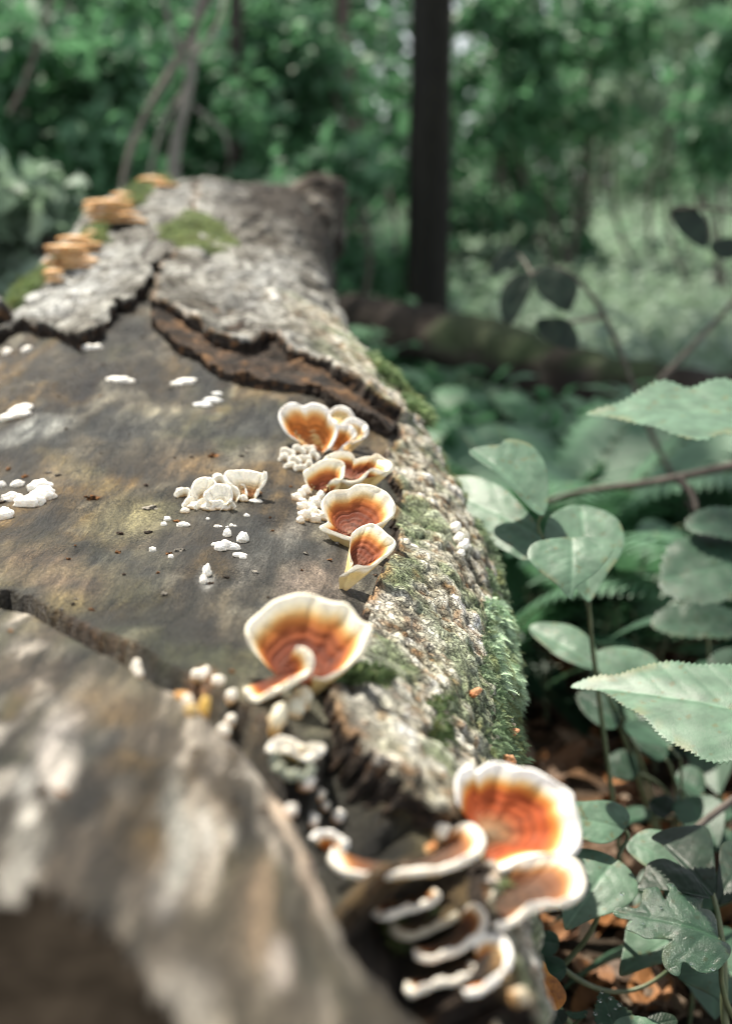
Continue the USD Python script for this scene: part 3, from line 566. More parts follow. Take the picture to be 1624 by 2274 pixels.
# white crumpled growths near them
e = Fungus("crumpled white knot of tiny lobes at the foot of the amber cluster", Z6((600, 620))[0], "fungus", "white_fungus")
curls(e, [(*Z6((x, y))[0], rx * .2734, ry * .2734) for x, y, rx, ry in [(500, 535, 52, 40), (590, 515, 48, 42), (670, 510, 50, 40), (560, 600, 46, 40), (640, 590, 50, 44), (715, 560, 40, 50), (610, 660, 42, 34), (480, 575, 40, 34), (530, 640, 40, 30), (680, 640, 36, 36)]], zone=.08)
e = Fungus("ragged white crust trailing down beside the brown cup's left side", Z6((700, 1040))[0], "fungus", "white_fungus")
lobes(e, [(*Z6((x, y))[0], rx * .2734, ry * .2734) for x, y, rx, ry in [(640, 990, 44, 26), (690, 1000, 40, 30), (740, 960, 40, 30), (770, 910, 24, 34), (640, 1060, 46, 28), (700, 1050, 36, 34), (730, 1090, 40, 26), (790, 1070, 44, 28), (620, 1095, 26, 20)]], grow=1.3, tall=1.5)
e = Fungus("small ochre stained white nub left of the paired brackets", Z6((610, 890))[0], "fungus", "white_fungus")
lobes(e, [(*Z6((x, y))[0], rx * .2734, ry * .2734) for x, y, rx, ry in [(570, 905, 36, 24), (620, 890, 32, 30), (655, 850, 30, 28), (640, 920, 30, 14)]], grow=1.2, tall=1.5, base=(.5, .25, .08))
# the folded white cluster on bare wood
n_ = Fungus("folded cream white fungus cluster standing alone on the bare wood", Zf((720, 760))[0])
cap(n_, Zf((845, 520), (822, 425), (850, 380), (950, 364), (1080, 370), (1180, 396), (1238, 394), (1243, 450), (1205, 520), (1160, 560), (1150, 640)), Zf((1085, 600))[0], Zf((1060, 680))[0], tilt=52, style=PALE, zone=.08, wave=.0016, lip=.0016)
cap(n_, Zf((470, 640), (462, 570), (485, 500), (560, 448), (640, 450), (690, 485), (700, 560), (680, 640)), Zf((560, 660))[0], Zf((580, 740))[0], tilt=55, style=PALE, zone=.22, lip=.0014)
cap(n_, Zf((640, 690), (600, 620), (650, 560), (720, 520), (800, 520), (860, 560), (870, 640), (850, 700)), Zf((760, 720))[0], Zf((760, 780))[0], tilt=50, style=PALE, zone=.3, lip=.0014)
lobes(n_, [(*Zf((x, y))[0], rx * .205, ry * .205) for x, y, rx, ry in [(345, 585, 50, 30), (740, 470, 60, 44), (960, 600, 34, 60), (500, 760, 90, 30), (640, 770, 80, 34), (780, 760, 80, 30), (380, 800, 46, 24), (990, 680, 44, 30)]], flat=.9, tall=1.5, grow=1.1, base=(.62, .36, .12))
curls(n_, [(*Zf((x, y))[0], rx * .205, ry * .205) for x, y, rx, ry in [(360, 610, 76, 60), (640, 660, 70, 110), (760, 620, 84, 110), (880, 620, 70, 120), (980, 600, 66, 90), (450, 720, 90, 66), (570, 740, 80, 70), (700, 750, 90, 70), (830, 730, 70, 70), (740, 480, 80, 60)]], zone=.04)
def crust(label, pts, group=None, col=(.82, .79, .71)):
    t = Fungus(label, pts[0][:2], "fungus", "white_fungus", group)
    lobes(t, pts, col=col, base=(.66, .58, .46), tall=1.0, grow=1.15); return t
crust("small white branching crust below the folded cluster, with a rabbit ear lobe", [(*Zf((x, y))[0], rx * .205, ry * .205) for x, y, rx, ry in [(800, 1190, 90, 60), (900, 1200, 80, 44), (1000, 1110, 56, 70), (960, 1260, 70, 26), (990, 1290, 34, 20), (840, 1060, 40, 50), (690, 1160, 30, 24), (770, 1220, 60, 40)]])
crust("string of pinhead white specks on the wood under the folded cluster", [(*Zf((x, y))[0], rx * .205, ry * .205) for x, y, rx, ry in [(190, 890, 34, 28), (150, 940, 30, 26), (370, 955, 60, 28), (620, 890, 18, 16), (830, 965, 14, 12), (880, 960, 20, 16), (925, 955, 14, 12), (1050, 850, 28, 20), (20, 1220, 34, 34), (230, 1310, 26, 26), (740, 970, 40, 12), (1160, 690, 60, 20)]])
crust("elongated white smear of crust left of the large cap", [(455, 1275, 9, 16), (450, 1290, 7, 12)])
crust("broad rounded white crust patches at the left picture edge", [(88, 1085, 24, 15), (92, 1105, 26, 18), (65, 1118, 30, 14), (42, 1078, 13, 8), (10, 1150, 16, 16), (30, 1108, 20, 11), (2, 1078, 10, 8)])
crust("white two lobed crust on the wood near the left edge, above a pale streak", [(45, 912, 24, 9), (25, 925, 26, 8), (55, 922, 14, 6)])
crust("flat oval white crust in the middle of the bare wood, left one of two", [(255, 843, 18, 6), (272, 841, 16, 7), (288, 846, 13, 5)])
crust("flat ragged white crust in the middle of the bare wood, right one of two", [(395, 853, 14, 6), (413, 848, 18, 7), (425, 843, 10, 4)])
crust("thin slanting white streak of crust near the wavy dark stain", [(450, 900, 18, 5), (470, 890, 18, 5), (482, 877, 10, 4)], col=(.7, .7, .67))
crust("bright white button of crust under the left bark sheet", [(197, 774, 14, 8), (212, 772, 12, 7)])
crust("pair of little white buttons under the left bark sheet by the edge", [(60, 777, 12, 7), (18, 782, 9, 8)])
crust("lone white spot on the right bark sheet", [(604, 652, 11, 8), (612, 662, 10, 9)])
crust("pale tear shaped crust on the mossy right flank of the log", [(1012, 1172, 9, 13), (1014, 1192, 8, 14), (1020, 1212, 9, 16), (1022, 1228, 7, 8)])
# the large cap with the white curl
g = Fungus("large round cap with red brown hollow and a white curl in front", Z7((600, 900))[0])
cap(g, Z7((290, 690), (225, 590), (185, 500), (190, 430), (240, 365), (300, 315), (380, 240), (480, 195), (620, 165), (720, 180), (800, 215), (900, 236), (965, 240), (1030, 310), (1090, 385), (1150, 410), (1172, 460), (1130, 565), (1080, 650), (980, 735), (880, 800), (790, 835), (718, 825)), Z7((580, 850))[0], Z7((640, 960))[0], tilt=47, style=RED, zone=.0, lip=.0013, conc=.22, sink=.003, lift=.007, wave=.0008)
cap(g, Z7((155, 880), (200, 950), (250, 985), (340, 955), (480, 890), (580, 840), (660, 760), (690, 680), (650, 620), (580, 600)), Z7((380, 770))[0], Z7((330, 960))[0], tilt=40, style=RED, zone=.0, lip=.0013, lift=.012)
lobes(g, [(*Z7((550, 700))[0], 32, 34, 1.3)], name="curl", base=(.8, .74, .62)); lobes(g, [(*Z7((640, 490))[0], 16, 17, 3.2)], name="curl", base=(.7, .5, .25))
lobes(g, [(*Z7((685, 930))[0], 12, 11)], name="bud", col=(.62, .34, .1))
f_ = Fungus("small wavy white lipped bracket over a dull saucer, under the large cap", Z7((560, 1380))[0])
cap(f_, Z7((410, 1450), (440, 1530), (540, 1592), (640, 1580), (705, 1500)), Z7((560, 1440))[0], tilt=25, style=[(0, (.12, .11, .06)), (.6, (.18, .18, .12)), (1, (.32, .34, .26))], zone=0, lip=.002, under=(.2, .2, .13))
cap(f_, Z7((372, 1430), (372, 1370), (430, 1325), (500, 1315), (560, 1340), (640, 1378), (770, 1365), (770, 1400), (690, 1452), (590, 1450), (500, 1405), (440, 1425)), Z7((540, 1380))[0], Z7((540, 1440))[0], tilt=35, style=PALE, zone=.3, lip=.0014, lift=.01)
lobes(f_, [(*Z7((600, 1070))[0], 22, 25, .6), (*Z7((540, 1130))[0], 24, 22), (*Z7((430, 1190))[0], 18, 26), (*Z7((390, 1260))[0], 14, 30), (*Z7((500, 1060))[0], 14, 16)], name="knob", col=(.62, .58, .44), base=(.5, .28, .08))
# the long shelf and the stack below it
h = Fungus("long narrow shelf with white rim across the dark hollow, its right end curled up", Z3((640, 480))[0])
cap(h, Z3((285, 500), (290, 540), (330, 580), (450, 607), (560, 604), (660, 592), (800, 582), (920, 548), (1000, 505), (1028, 450), (1010, 395), (965, 365), (900, 395)), Z3((700, 500))[0], Z3((640, 560))[0], tilt=12, style=SHADY, lip=.0013, lift=.006, wave=.0008, sink=.004)
lobes(h, [(*Z3((795, 440))[0], 17, 18, .8), (*Z3((770, 500))[0], 9, 16, .3, (.34, .13, .04))], name="knob")
k1 = Fungus("little tan shelf with white lip, at the upper left end of the long shelf", Z3((270, 470))[0])
cap(k1, Z3((198, 460), (205, 420), (245, 405), (310, 425), (345, 465), (320, 500), (285, 490)), Z3((270, 475))[0], tilt=35, style=AMBER, zone=.1, lip=.0014, lift=.006)
bead_group = "beads of young fungus along the crack"
for i, (x, y, r_, lab) in enumerate([(145, 195, 40, "cream bead of young fungus in the crack, topmost and largest of its row"), (130, 290, 30, "white bead of young fungus in the crack, at the left of its row"), (160, 365, 31, "white bead of young fungus in the crack, just above the tan shelf"), (230, 240, 27, "dull bead of young fungus at the crack's right rim"), (248, 305, 24, "small dull bead of young fungus on the dark hollow's edge"), (288, 362, 34, "tan and white bead of young fungus touching the tan shelf")]):
    t = Fungus(lab, Z3((x, y))[0], "fungus", "fungus_bead", bead_group)
    lobes(t, [(*Z3((x, y))[0], r_ * .44, r_ * .44, .7)], col=(.72, .66, .55) if r_ < 28 else (.84, .79, .7), base=(.5, .22, .06))
for lab, pts in [("upright cream lobe standing in the crack, leftmost of the crack's fungi", [(720, 450, 30, 50), (690, 500, 26, 28)]), ("orange based cream lobe in the crack, right of the upright one", [(1000, 520, 50, 38), (960, 575, 50, 30, .4, (.6, .3, .1)), (1030, 500, 30, 34)]), ("stack of white knobs on an ochre stalk where the crack bends down", [(1090, 550, 40, 38), (1130, 640, 34, 40), (1140, 710, 36, 36), (1125, 785, 38, 36), (1070, 650, 34, 70, .3, (.5, .32, .08))]), ("half hidden white nub on the near side of the crack", [(940, 640, 32, 34), (955, 700, 40, 40, .2, (.5, .36, .16))])]:
    t = Fungus(lab, Zd(pts[0][:2])[0], "fungus", "white_fungus")
    lobes(t, [(*Zd(p[:2])[0], p[2] * .444, p[3] * .444, *p[4:]) for p in pts], base=(.5, .26, .08), grow=.85)
j = Fungus("big orange red bracket with thick white rim leaning out over the right flank", Z3((985, 380))[0])
cap(j, Z3((905, 270), (908, 190), (918, 135), (950, 98), (990, 88), (1005, 118), (1040, 95), (1090, 74), (1150, 82), (1210, 104), (1270, 104), (1335, 130), (1400, 170), (1472, 222), (1475, 260), (1496, 330), (1507, 430), (1490, 495), (1440, 532), (1360, 532), (1260, 545), (1170, 572), (1085, 592), (1058, 558)), Z3((1060, 400))[0], tilt=44, style=[(0, (.30, .22, .13)), (.22, (.34, .16, .07)), (.4, (.42, .085, .022)), (.68, (.46, .085, .018)), (.77, (.58, .2, .03)), (.82, (.72, .46, .16)), (.88, (.82, .74, .56)), (.91, (.86, .83, .76)), (1, (.86, .83, .77))], lip=.0014, lift=.006, wave=.001, conc=.2, D=None)
k = Fungus("dark shaded bracket with white rim tucked under the big orange red one", Z3((1060, 720))[0])
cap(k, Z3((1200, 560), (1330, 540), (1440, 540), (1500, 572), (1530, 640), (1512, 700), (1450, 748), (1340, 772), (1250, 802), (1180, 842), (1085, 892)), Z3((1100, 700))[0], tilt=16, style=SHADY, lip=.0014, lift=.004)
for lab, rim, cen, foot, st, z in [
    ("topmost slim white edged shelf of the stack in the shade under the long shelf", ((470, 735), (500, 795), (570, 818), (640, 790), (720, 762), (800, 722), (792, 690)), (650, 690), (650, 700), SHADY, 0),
    ("second faint grey edged shelf of the stack, mostly in shade", ((580, 870), (610, 905), (680, 915), (760, 882), (850, 842), (905, 800)), (740, 800), (740, 820), [(0, (.1, .07, .04)), (.7, (.16, .1, .05)), (.85, (.4, .34, .24)), (1, (.5, .45, .34))], 0),  # dull colours carry the painted shade of the stack
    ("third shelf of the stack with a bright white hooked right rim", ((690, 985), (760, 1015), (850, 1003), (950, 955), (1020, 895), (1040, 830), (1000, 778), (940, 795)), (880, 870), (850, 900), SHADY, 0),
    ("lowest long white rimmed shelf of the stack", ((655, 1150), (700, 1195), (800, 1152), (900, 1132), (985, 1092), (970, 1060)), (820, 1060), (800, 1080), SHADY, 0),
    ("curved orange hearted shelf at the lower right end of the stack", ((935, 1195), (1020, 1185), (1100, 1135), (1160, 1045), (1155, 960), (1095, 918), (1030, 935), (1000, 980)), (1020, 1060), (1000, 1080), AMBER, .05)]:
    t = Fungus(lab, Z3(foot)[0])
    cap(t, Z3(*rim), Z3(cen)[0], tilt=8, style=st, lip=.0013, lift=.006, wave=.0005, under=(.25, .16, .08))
t = Fungus("dim tan knobs on the shaded flank below the stack of shelves", Z3((1060, 1260))[0], "fungus", "white_fungus")
lobes(t, [(*Z3((x, y))[0], rx * .44, ry * .44) for x, y, rx, ry in [(1020, 1320, 50, 26), (1060, 1255, 46, 30), (1100, 1215, 40, 26), (1190, 1240, 50, 44)]], col=(.5, .42, .3), base=(.35, .18, .06))
# small brown brackets on the mossy flank
for x, y, rx, ry, lab in [(1120, 1692, 18, 14, "small tan bracket peeping over the top of the big orange red one"), (1126, 1622, 7, 15, "amber resin like droplet bracket on the mossy flank"), (1050, 1545, 8, 14, "little rust orange bracket in the moss on the right flank")]:
    t = Fungus(lab, (x - 6, y), "fungus", "brown_fungus")
    lobes(t, [(x, y, rx, ry, .5, (.42, .2, .1)), (x + 4, y - ry * .6, rx * .8, ry * .4, .6, (.66, .55, .38))], base=(.3, .1, .03))
# orange shelves on the far left outline of the log
og = "orange shelf fungi along the log's far left edge"
for i, (x, y, w, h_, D, lab) in enumerate([(347, 403, 78, 26, 2.05, "orange shelf fungus on the log's highest point"), (275, 438, 48, 26, 1.95, "small orange shelf fungus, second from the top of the far left row"), (252, 468, 110, 56, 1.86, "broad pale orange shelf fungus of the far left row"), (212, 482, 56, 56, 1.8, "darker orange shelf fungus jutting left from the broad pale one"), (206, 520, 40, 22, 1.74, "little orange shelf fungus between the broad ones of the far left row"), (176, 540, 90, 38, 1.68, "flat orange shelf fungus in the middle of the far left row"), (150, 568, 100, 56, 1.6, "layered orange shelf fungus with white lower edge, low in the far left row"), (122, 588, 54, 30, 1.54, "narrow orange shelf fungus, second lowest of the far left row"), (118, 612, 44, 34, 1.5, "lowest orange shelf fungus of the far left row above the moss")]):
    th = Thing("shelf_fungus", lab, "bracket fungus", at(x + w * .35, y + h_ * .3, D), og)
    D = on_log(x + w * .42, y + h_ * .35)[2]; th.P = at(x + w * .42, y + h_ * .25, D); th.N = np.array([-.7, 0, .7]); th.D = D
    tiers = max(1, int(round(h_ / 15))); rs_ = np.random.default_rng(60 + i)
    for k in range(tiers):
        m = trimesh.creation.icosphere(4); u = np.array(m.vertices); q_ = (k + .5) / tiers
        cx_, cy_ = x + w * .04 * rs_.normal() + (w * .10 * k if tiers > 1 else 0) - w * .08, y - h_ * .5 + h_ * q_
        c_ = at(cx_, cy_, D); a_ = w * .5 * PX * D * rs_.uniform(.72, .95); hz = h_ / tiers * .46 * PX * D
        g_ = 1 + .16 * np.sin(np.arctan2(u[:, 1], u[:, 0]) * 4 + i + k) + .5 * (fbm(u * 2.5 + 9.1 * i + k, 3, 88) - .5)
        p = c_ + np.stack([u[:, 0] * a_ * g_, u[:, 1] * a_ * .8 * g_, (u[:, 2] * hz - .25 * hz * (u[:, 0] ** 2)) * (.8 + .4 * fbm(u * 3 + k, 2, 87))], -1)
        rad = np.hypot(u[:, 0], u[:, 1]); t_ = ramp(rad + .3 * (fbm(p * 60, 3, 86) - .5), [(0, (.62, .55, .44)), (.5, (.60, .45, .29)), (.85, (.60, .37, .18)), (1, (.56, .27, .09))])
        t_ = mixc(t_, (.66, .60, .48), sstep(-.1, -.6, u[:, 2]))
        shape(p, m.faces, "fungus_skin", "cap", th, tint=t_)

# ------------------------------------------------------------------ moss
def moss(polys, label, n, length, seed, col, name="moss", leaflets=7, droop=.5, keep=None):
    """Feathery moss: many small fronds, each a bent spine with leaflets on both sides."""
    rng = np.random.default_rng(seed)
    m = np.zeros((NR, NC), bool)
    for p in polys: m |= region(p, 1.0)
    if keep is not None: m &= keep
    ids = np.flatnonzero(m.ravel()); P0 = SURF.reshape(-1, 3)[ids]
    area = np.linalg.norm(np.cross(np.gradient(LB, axis=0), np.gradient(LB, axis=1)), axis=-1).ravel()[ids]
    dens = area * sstep(.36, .56, fbm(P0 * 45, 4, seed))
    pick = rng.choice(len(ids), n, p=dens / dens.sum())
    P = P0[pick] + rng.normal(0, .0012, (n, 3)); N = LN.reshape(-1, 3)[ids][pick]
    dirn = unit(N * rng.uniform(.5, 1.2, (n, 1)) + rng.normal(0, .6, (n, 3)))
    L = length * rng.uniform(.5, 1.3, n) * (.6 + .8 * noise(P * 60, seed + 1))
    side = unit(np.cross(dirn, rng.normal(0, 1, (n, 3)))); nn = np.cross(side, dirn)
    V, F, Tn = [], [], []; o = 0
    tintb = np.array(col)[None] * rng.uniform(.65, 1.45, (n, 1))
    tintb = mixc(tintb, (.24, .26, .09), sstep(.55, .75, noise(P * 90, seed + 5)) * .6)
    for k in range(leaflets):
        s = (k + .5) / leaflets; w = .34 * (1 - s * .75) * L
        c = P + dirn * (L * s)[:, None] - np.array([0, 0, 1]) * (droop * L * s * s)[:, None]
        for sg in (-1, 1):
            tip = c + side * (sg * w)[:, None] + dirn * (w * .75)[:, None] + nn * (rng.normal(0, .12, n) * w)[:, None]
            b0, b1 = c - dirn * (w * .16)[:, None], c + dirn * (w * .3)[:, None]
            V.append(np.stack([b0, tip, b1], 1).reshape(-1, 3)); F.append(np.arange(3 * n).reshape(-1, 3) + o); o += 3 * n
            Tn.append(np.repeat(tintb * (.75 + .5 * s), 3, 0))
    for a_ in (0,):
        e0, e1 = P - dirn * .001, P + dirn * L[:, None] - np.array([0, 0, 1]) * (droop * L)[:, None]
        V.append(np.stack([e0 - side * .0003, e1, e0 + side * .0003], 1).reshape(-1, 3)); F.append(np.arange(3 * n).reshape(-1, 3) + o); Tn.append(np.repeat(tintb * .7, 3, 0))
    shape(np.vstack(V), np.vstack(F), "moss_green", name, None, tint=np.vstack(Tn), smooth=False, label=label, cat="moss", kind="stuff")
moss([[(930, 985), (985, 1010), (1040, 1120), (1085, 1230), (1110, 1330), (1150, 1400), (1160, 1520), (1040, 1530), (1030, 1420), (1062, 1330), (1040, 1210), (1000, 1110), (950, 1040)]], "feathery green moss along the log's right edge beside the leaves", 15000, .0036, 1, (.19, .26, .155), leaflets=5)
moss([[(1040, 1350), (1150, 1380), (1160, 1500), (1130, 1560), (1060, 1540), (1035, 1440)]], "thick bright tuft of fern like moss bulging from the right flank", 6500, .0058, 2, (.34, .46, .31), leaflets=9)
moss([[(1050, 1540), (1150, 1540), (1150, 1700), (1060, 1690)]], "thin dark moss low on the right flank above the big orange bracket", 3500, .004, 3, (.15, .22, .12))
moss([[(760, 715), (800, 730), (850, 800), (890, 880), (940, 960), (900, 940), (840, 850), (790, 780)]], "soft moss strip on the outline of the right bark sheet", 3500, .009, 4, (.19, .26, .12))
moss([[(345, 520), (390, 505), (450, 505), (500, 525), (535, 560), (530, 578), (470, 580), (400, 570), (360, 550)]], "flat yellowish green moss on top of the far bark", 9000, .0055, 5, (.30, .35, .17))
moss([[(20, 705), (50, 670), (110, 620), (190, 560), (250, 500), (320, 430), (380, 425), (340, 445), (270, 490), (215, 560), (150, 610), (95, 660), (60, 700)]], "fringe of moss along the log's far left edge under the orange shelves", 7000, .013, 6, (.22, .28, .13))
moss([[(715, 1530), (770, 1500), (830, 1530), (830, 1575), (760, 1580), (715, 1570)], [(905, 1600), (960, 1580), (960, 1680), (920, 1700)], [(960, 1960), (1060, 1900), (1060, 2000), (1000, 2040)]], "small dark moss spots on the crusty bark below the large cap", 1500, .0045, 7, (.07, .11, .04))

# crumbs of bark lying on the bare wood
rc = np.random.default_rng(31); bare = FRONT & ~M_L & ~M_R & ~M_IN & (LB[..., 1] > .3) & (LB[..., 1] < 1.15) & (UU > .3)
ids = rc.choice(np.flatnonzero(bare.ravel()), 150, replace=False); cv, ct = [], []
for q in ids:
    m = trimesh.creation.icosphere(1); P = SURF.reshape(-1, 3)[q] + LN.reshape(-1, 3)[q] * .0004; sz = rc.uniform(.0005, .0016) * (1 + (rc.random() > .93) * 1.5)
    cv.append((np.array(m.vertices) * rc.uniform(.4, 1.3, (len(m.vertices), 1)) * [sz * rc.uniform(.8, 2.2), sz, sz * .6] @ np.array(trimesh.transformations.rotation_matrix(rc.uniform(0, 6), [0, 0, 1]))[:3, :3].T + P, m.faces))
    ct.append(np.tile([(.05, .035, .022), (.20, .09, .03), (.33, .30, .25), (.09, .06, .04)][rc.integers(4)], (len(m.vertices), 1)))
v, f = join(cv); shape(v, f, "bark", "bark_crumbs", None, tint=np.vstack(ct), smooth=False, label="tiny crumbs of bark and dirt scattered on the bare wood", cat="debris", kind="stuff")

# ------------------------------------------------------------------ leaves and plants on the right
Z2 = lambda *p: [(1054.6 + x * .3506, 1720.6 + y * .3506) for x, y in p]
def leaf(plant, outline, base, tip, D, tilt=35, side=0, mat_="leaf_pale", dD=0, teeth=0, tooth=.0022, cup_=.10, veins=7, droop=.12, fold=.12, name="leaf", label=None, res=1.0, n_out=220, vd=.0001):
    """One leaf lying in a tilted plane through its base; the outline is given as it stands in the picture, then bent, folded along
    the midrib and given raised side veins. Closed thin sheet with an edge."""
    tr, sr = math.radians(max(tilt - 14, 16) if tilt < 60 else tilt), math.radians(side)
    n = unit(np.array([math.sin(sr), -math.sin(tr) * math.cos(sr), math.cos(tr) * math.cos(sr)]))
    Q = at(*base, D)
    def onp(q):
        r = ray(*q); t = ((Q - CAM) @ n) / (r @ n); return CAM + r * t
    B, Tp = onp(base), onp(tip)
    X = unit(Tp - B); Y = np.cross(n, X); L = np.linalg.norm(Tp - B)
    o = spline(outline, n_out, True); O = np.array([onp(q) for q in o]) - B
    xy = np.stack([O @ X, O @ Y], -1)
    if teeth:
        d = np.gradient(xy, axis=0); nr = unit(np.stack([d[:, 1], -d[:, 0]], -1)); 
        if Polygon(xy).exterior.is_ccw is False: nr = -nr
        s = np.cumsum(np.linalg.norm(d, axis=1)); ph = (s / s[-1] * teeth) % 1
        away = np.minimum(1, np.minimum(np.linalg.norm(xy, axis=1), np.linalg.norm(xy - [L, 0], axis=1)) / (.12 * L))
        xy = xy + nr * (tooth * away * (ph - .35) * (.7 + .6 * noise(np.stack([s * 300, s * 0, s * 0], -1), 3)))[:, None]
    poly = Polygon(xy).buffer(0)
    if poly.geom_type != "Polygon": poly = max(poly.geoms, key=lambda g_: g_.area)
    xy = np.array(poly.exterior.coords)[:-1]
    step = math.sqrt(poly.area / (900 * res))
    x0, y0, x1, y1 = poly.bounds
    gx, gy = np.meshgrid(np.arange(x0, x1, step), np.arange(y0, y1, step * .9)); gx[1::2] += step / 2
    inn = poly.buffer(-step * .55); g_ = np.stack([gx.ravel(), gy.ravel()], -1); g_ = g_[shapely.contains_xy(inn, g_[:, 0], g_[:, 1])]
    p2 = np.vstack([xy, g_]); tri = Delaunay(p2).simplices
    c = p2[tri].mean(1); tri = tri[shapely.contains_xy(poly, c[:, 0], c[:, 1])]
    ar = (p2[tri[:, 1], 0] - p2[tri[:, 0], 0]) * (p2[tri[:, 2], 1] - p2[tri[:, 0], 1]) - (p2[tri[:, 1], 1] - p2[tri[:, 0], 1]) * (p2[tri[:, 2], 0] - p2[tri[:, 0], 0])
    tri[ar < 0] = tri[ar < 0][:, ::-1]
    x, y = p2[:, 0], p2[:, 1]; wmax = max(y1, -y0)
    z = fold * np.abs(y) - cup_ * y * y / wmax - droop * L * (x / L) ** 2 + droop * L * (x / L) * .9
    vein = (x / L - np.abs(y) / wmax * .35) * veins
    z = z - vd * np.exp(-((vein % 1 - .5) / .13) ** 2) * (np.abs(y) > .004 * 0 + .02 * wmax) - 3 * vd * np.exp(-(y / (.035 * wmax)) ** 2)
    sd = int(abs(base[0] * 13 + base[1] * 7)) % 1000
    z = z + (fbm(np.stack([x / L * 3, y / L * 3, 0 * x + sd], -1), 3, sd) - .5) * .05 * L
    v = B + x[:, None] * X + y[:, None] * Y + z[:, None] * n
    yn = np.abs(y) / wmax; side_v = np.exp(-((vein % 1 - .5) / .05) ** 2) * sstep(.02, .1, yn); mid_v = np.exp(-(y / (.022 * wmax)) ** 2)
    tt = 1 + (.16 * side_v * (.3 + .7 * (1 - yn)) + .38 * mid_v)[:, None] * np.array([1.1, 1, 1.05]) + (fbm(np.stack([x, y, 0 * x + sd], -1) * 160, 4, sd + 1)[:, None] - .5) * .5
    edge_d = cKDTree(xy).query(p2)[0] / wmax
    tt = mixc(tt, (1.9, 1.0, .62), sstep(.16, .0, edge_d) * sstep(.58, .7, fbm(np.stack([x, y, 0 * x + sd], -1) * 70, 3, sd + 2)) * .45)
    tt = mixc(tt, (1.1, .7, .5), sstep(.72, .78, fbm(np.stack([x, y, 0 * x + sd], -1) * 260, 3, sd + 3)) * .8)
    k = len(v); m = len(xy); th_ = .00035
    v = np.vstack([v, v - n * th_]); tt = np.vstack([tt, tt]); j = np.arange(m); q = (j + 1) % m
    ccw = Polygon(xy).exterior.is_ccw
    rim = np.vstack([np.stack([j, j + k, q], 1), np.stack([q, j + k, q + k], 1)])
    if not ccw: rim = rim[:, ::-1]
    f = np.vstack([tri, tri[:, ::-1] + k, rim])
    return shape(v, f, mat_, name, plant, smooth=True, tint=tt if mat_ != "rusty" else None, label=label), B, (lambda px, py: onp((px, py)))
def stem(plant, pts, r0, r1, mat_="stem_green", name="stem"):
    p = spline(pts, max(12, 5 * len(pts))); v, f = tube(p, np.linspace(r0, r1, len(p)), 8)
    return shape(v, f, mat_, name, plant)
def drops(lf, pts):
    for (P, r) in pts:
        m = trimesh.creation.icosphere(2, r); v = np.array(m.vertices) * [1, 1, .75] + P
        shape(v, m.faces, "water", "droplet", lf)
def gnd(x, y): return np.array([x, y, float(ground_z(np.array([x]), np.array([y]))[0])])

p1 = Thing("seedling", "pale four leaved seedling with heart shaped leaves close to the log's mossy edge", "plant", gnd(.22, 1.1))
leaf(p1, [(1205, 1143), (1150, 1105), (1090, 1050), (1042, 998), (1085, 990), (1112, 988), (1118, 981), (1150, 982), (1185, 1000), (1208, 1040), (1215, 1085)], (1206, 1140), (1050, 994), .92, 48, 10)
leaf(p1, [(1198, 1185), (1160, 1130), (1110, 1085), (1060, 1062), (1018, 1058), (980, 1075), (975, 1110), (1010, 1150), (1060, 1190), (1120, 1228), (1172, 1246), (1195, 1225)], (1200, 1195), (978, 1085), .94, 45, -5)
leaf(p1, [(1307, 1334), (1270, 1300), (1225, 1250), (1207, 1190), (1225, 1145), (1270, 1120), (1320, 1124), (1365, 1150), (1385, 1195), (1372, 1245), (1340, 1290)], (1307, 1332), (1290, 1122), .91, 50, 0)
leaf(p1, [(1262, 1192), (1215, 1200), (1180, 1213), (1170, 1240), (1200, 1275), (1240, 1305), (1268, 1327), (1275, 1310), (1310, 1285), (1345, 1250), (1362, 1215), (1340, 1198), (1300, 1192)], (1268, 1192), (1268, 1326), .88, 52, 0, droop=.2)
sp = at(1310, 1400, .97)
stem(p1, [gnd(.22, 1.1), at(1330, 1560, 1.03), sp, at(1308, 1334, .915)], .0022, .0013)
stem(p1, [sp, at(1262, 1260, .96), at(1203, 1192, .945), at(1206, 1141, .923)], .0016, .001)
s1 = Thing("serrated plant", "", "") if False else Thing("serrated_plant", "saw edged pale leaf reaching in at the right, the upper of two", "plant", gnd(.55, 1.2))
leaf(s1, [(1300, 913), (1345, 905), (1400, 890), (1440, 872), (1480, 866), (1520, 880), (1560, 873), (1600, 868), (1660, 880), (1740, 900), (1790, 935), (1740, 985), (1660, 1000), (1600, 985), (1560, 997), (1500, 985), (1440, 960), (1390, 938), (1345, 925)], (1790, 938), (1302, 913), 1.0, 30, 0, teeth=64, tooth=.0045, cup_=.05, n_out=600, vd=.00012)
stem(s1, [gnd(.55, 1.2), at(1850, 1300, 1.1), at(1830, 1000, 1.02), at(1790, 938, 1.0)], .003, .0016)
s2 = Thing("serrated_plant", "large sharp saw edged leaf with clear veins, right of the big orange bracket", "plant", gnd(.5, .98))
leaf(s2, [(1266, 1515), (1310, 1502), (1370, 1503), (1430, 1490), (1500, 1484), (1560, 1492), (1620, 1492), (1700, 1510), (1800, 1560), (1840, 1620), (1800, 1680), (1720, 1715), (1640, 1705), (1580, 1708), (1540, 1690), (1500, 1668), (1460, 1640), (1430, 1605), (1390, 1580), (1350, 1545), (1310, 1525)], (1840, 1630), (1268, 1516), .77, 34, -6, teeth=110, tooth=.0032, cup_=.06, veins=9, n_out=900, res=3, vd=.00016)
stem(s2, [gnd(.5, .98), at(1900, 1900, .85), at(1840, 1630, .77)], .003, .0015)
p2_ = Thing("seedling", "seedling with smooth oval pale leaflets on a slanting stalk beside the orange brackets", "plant", gnd(.19, .86))
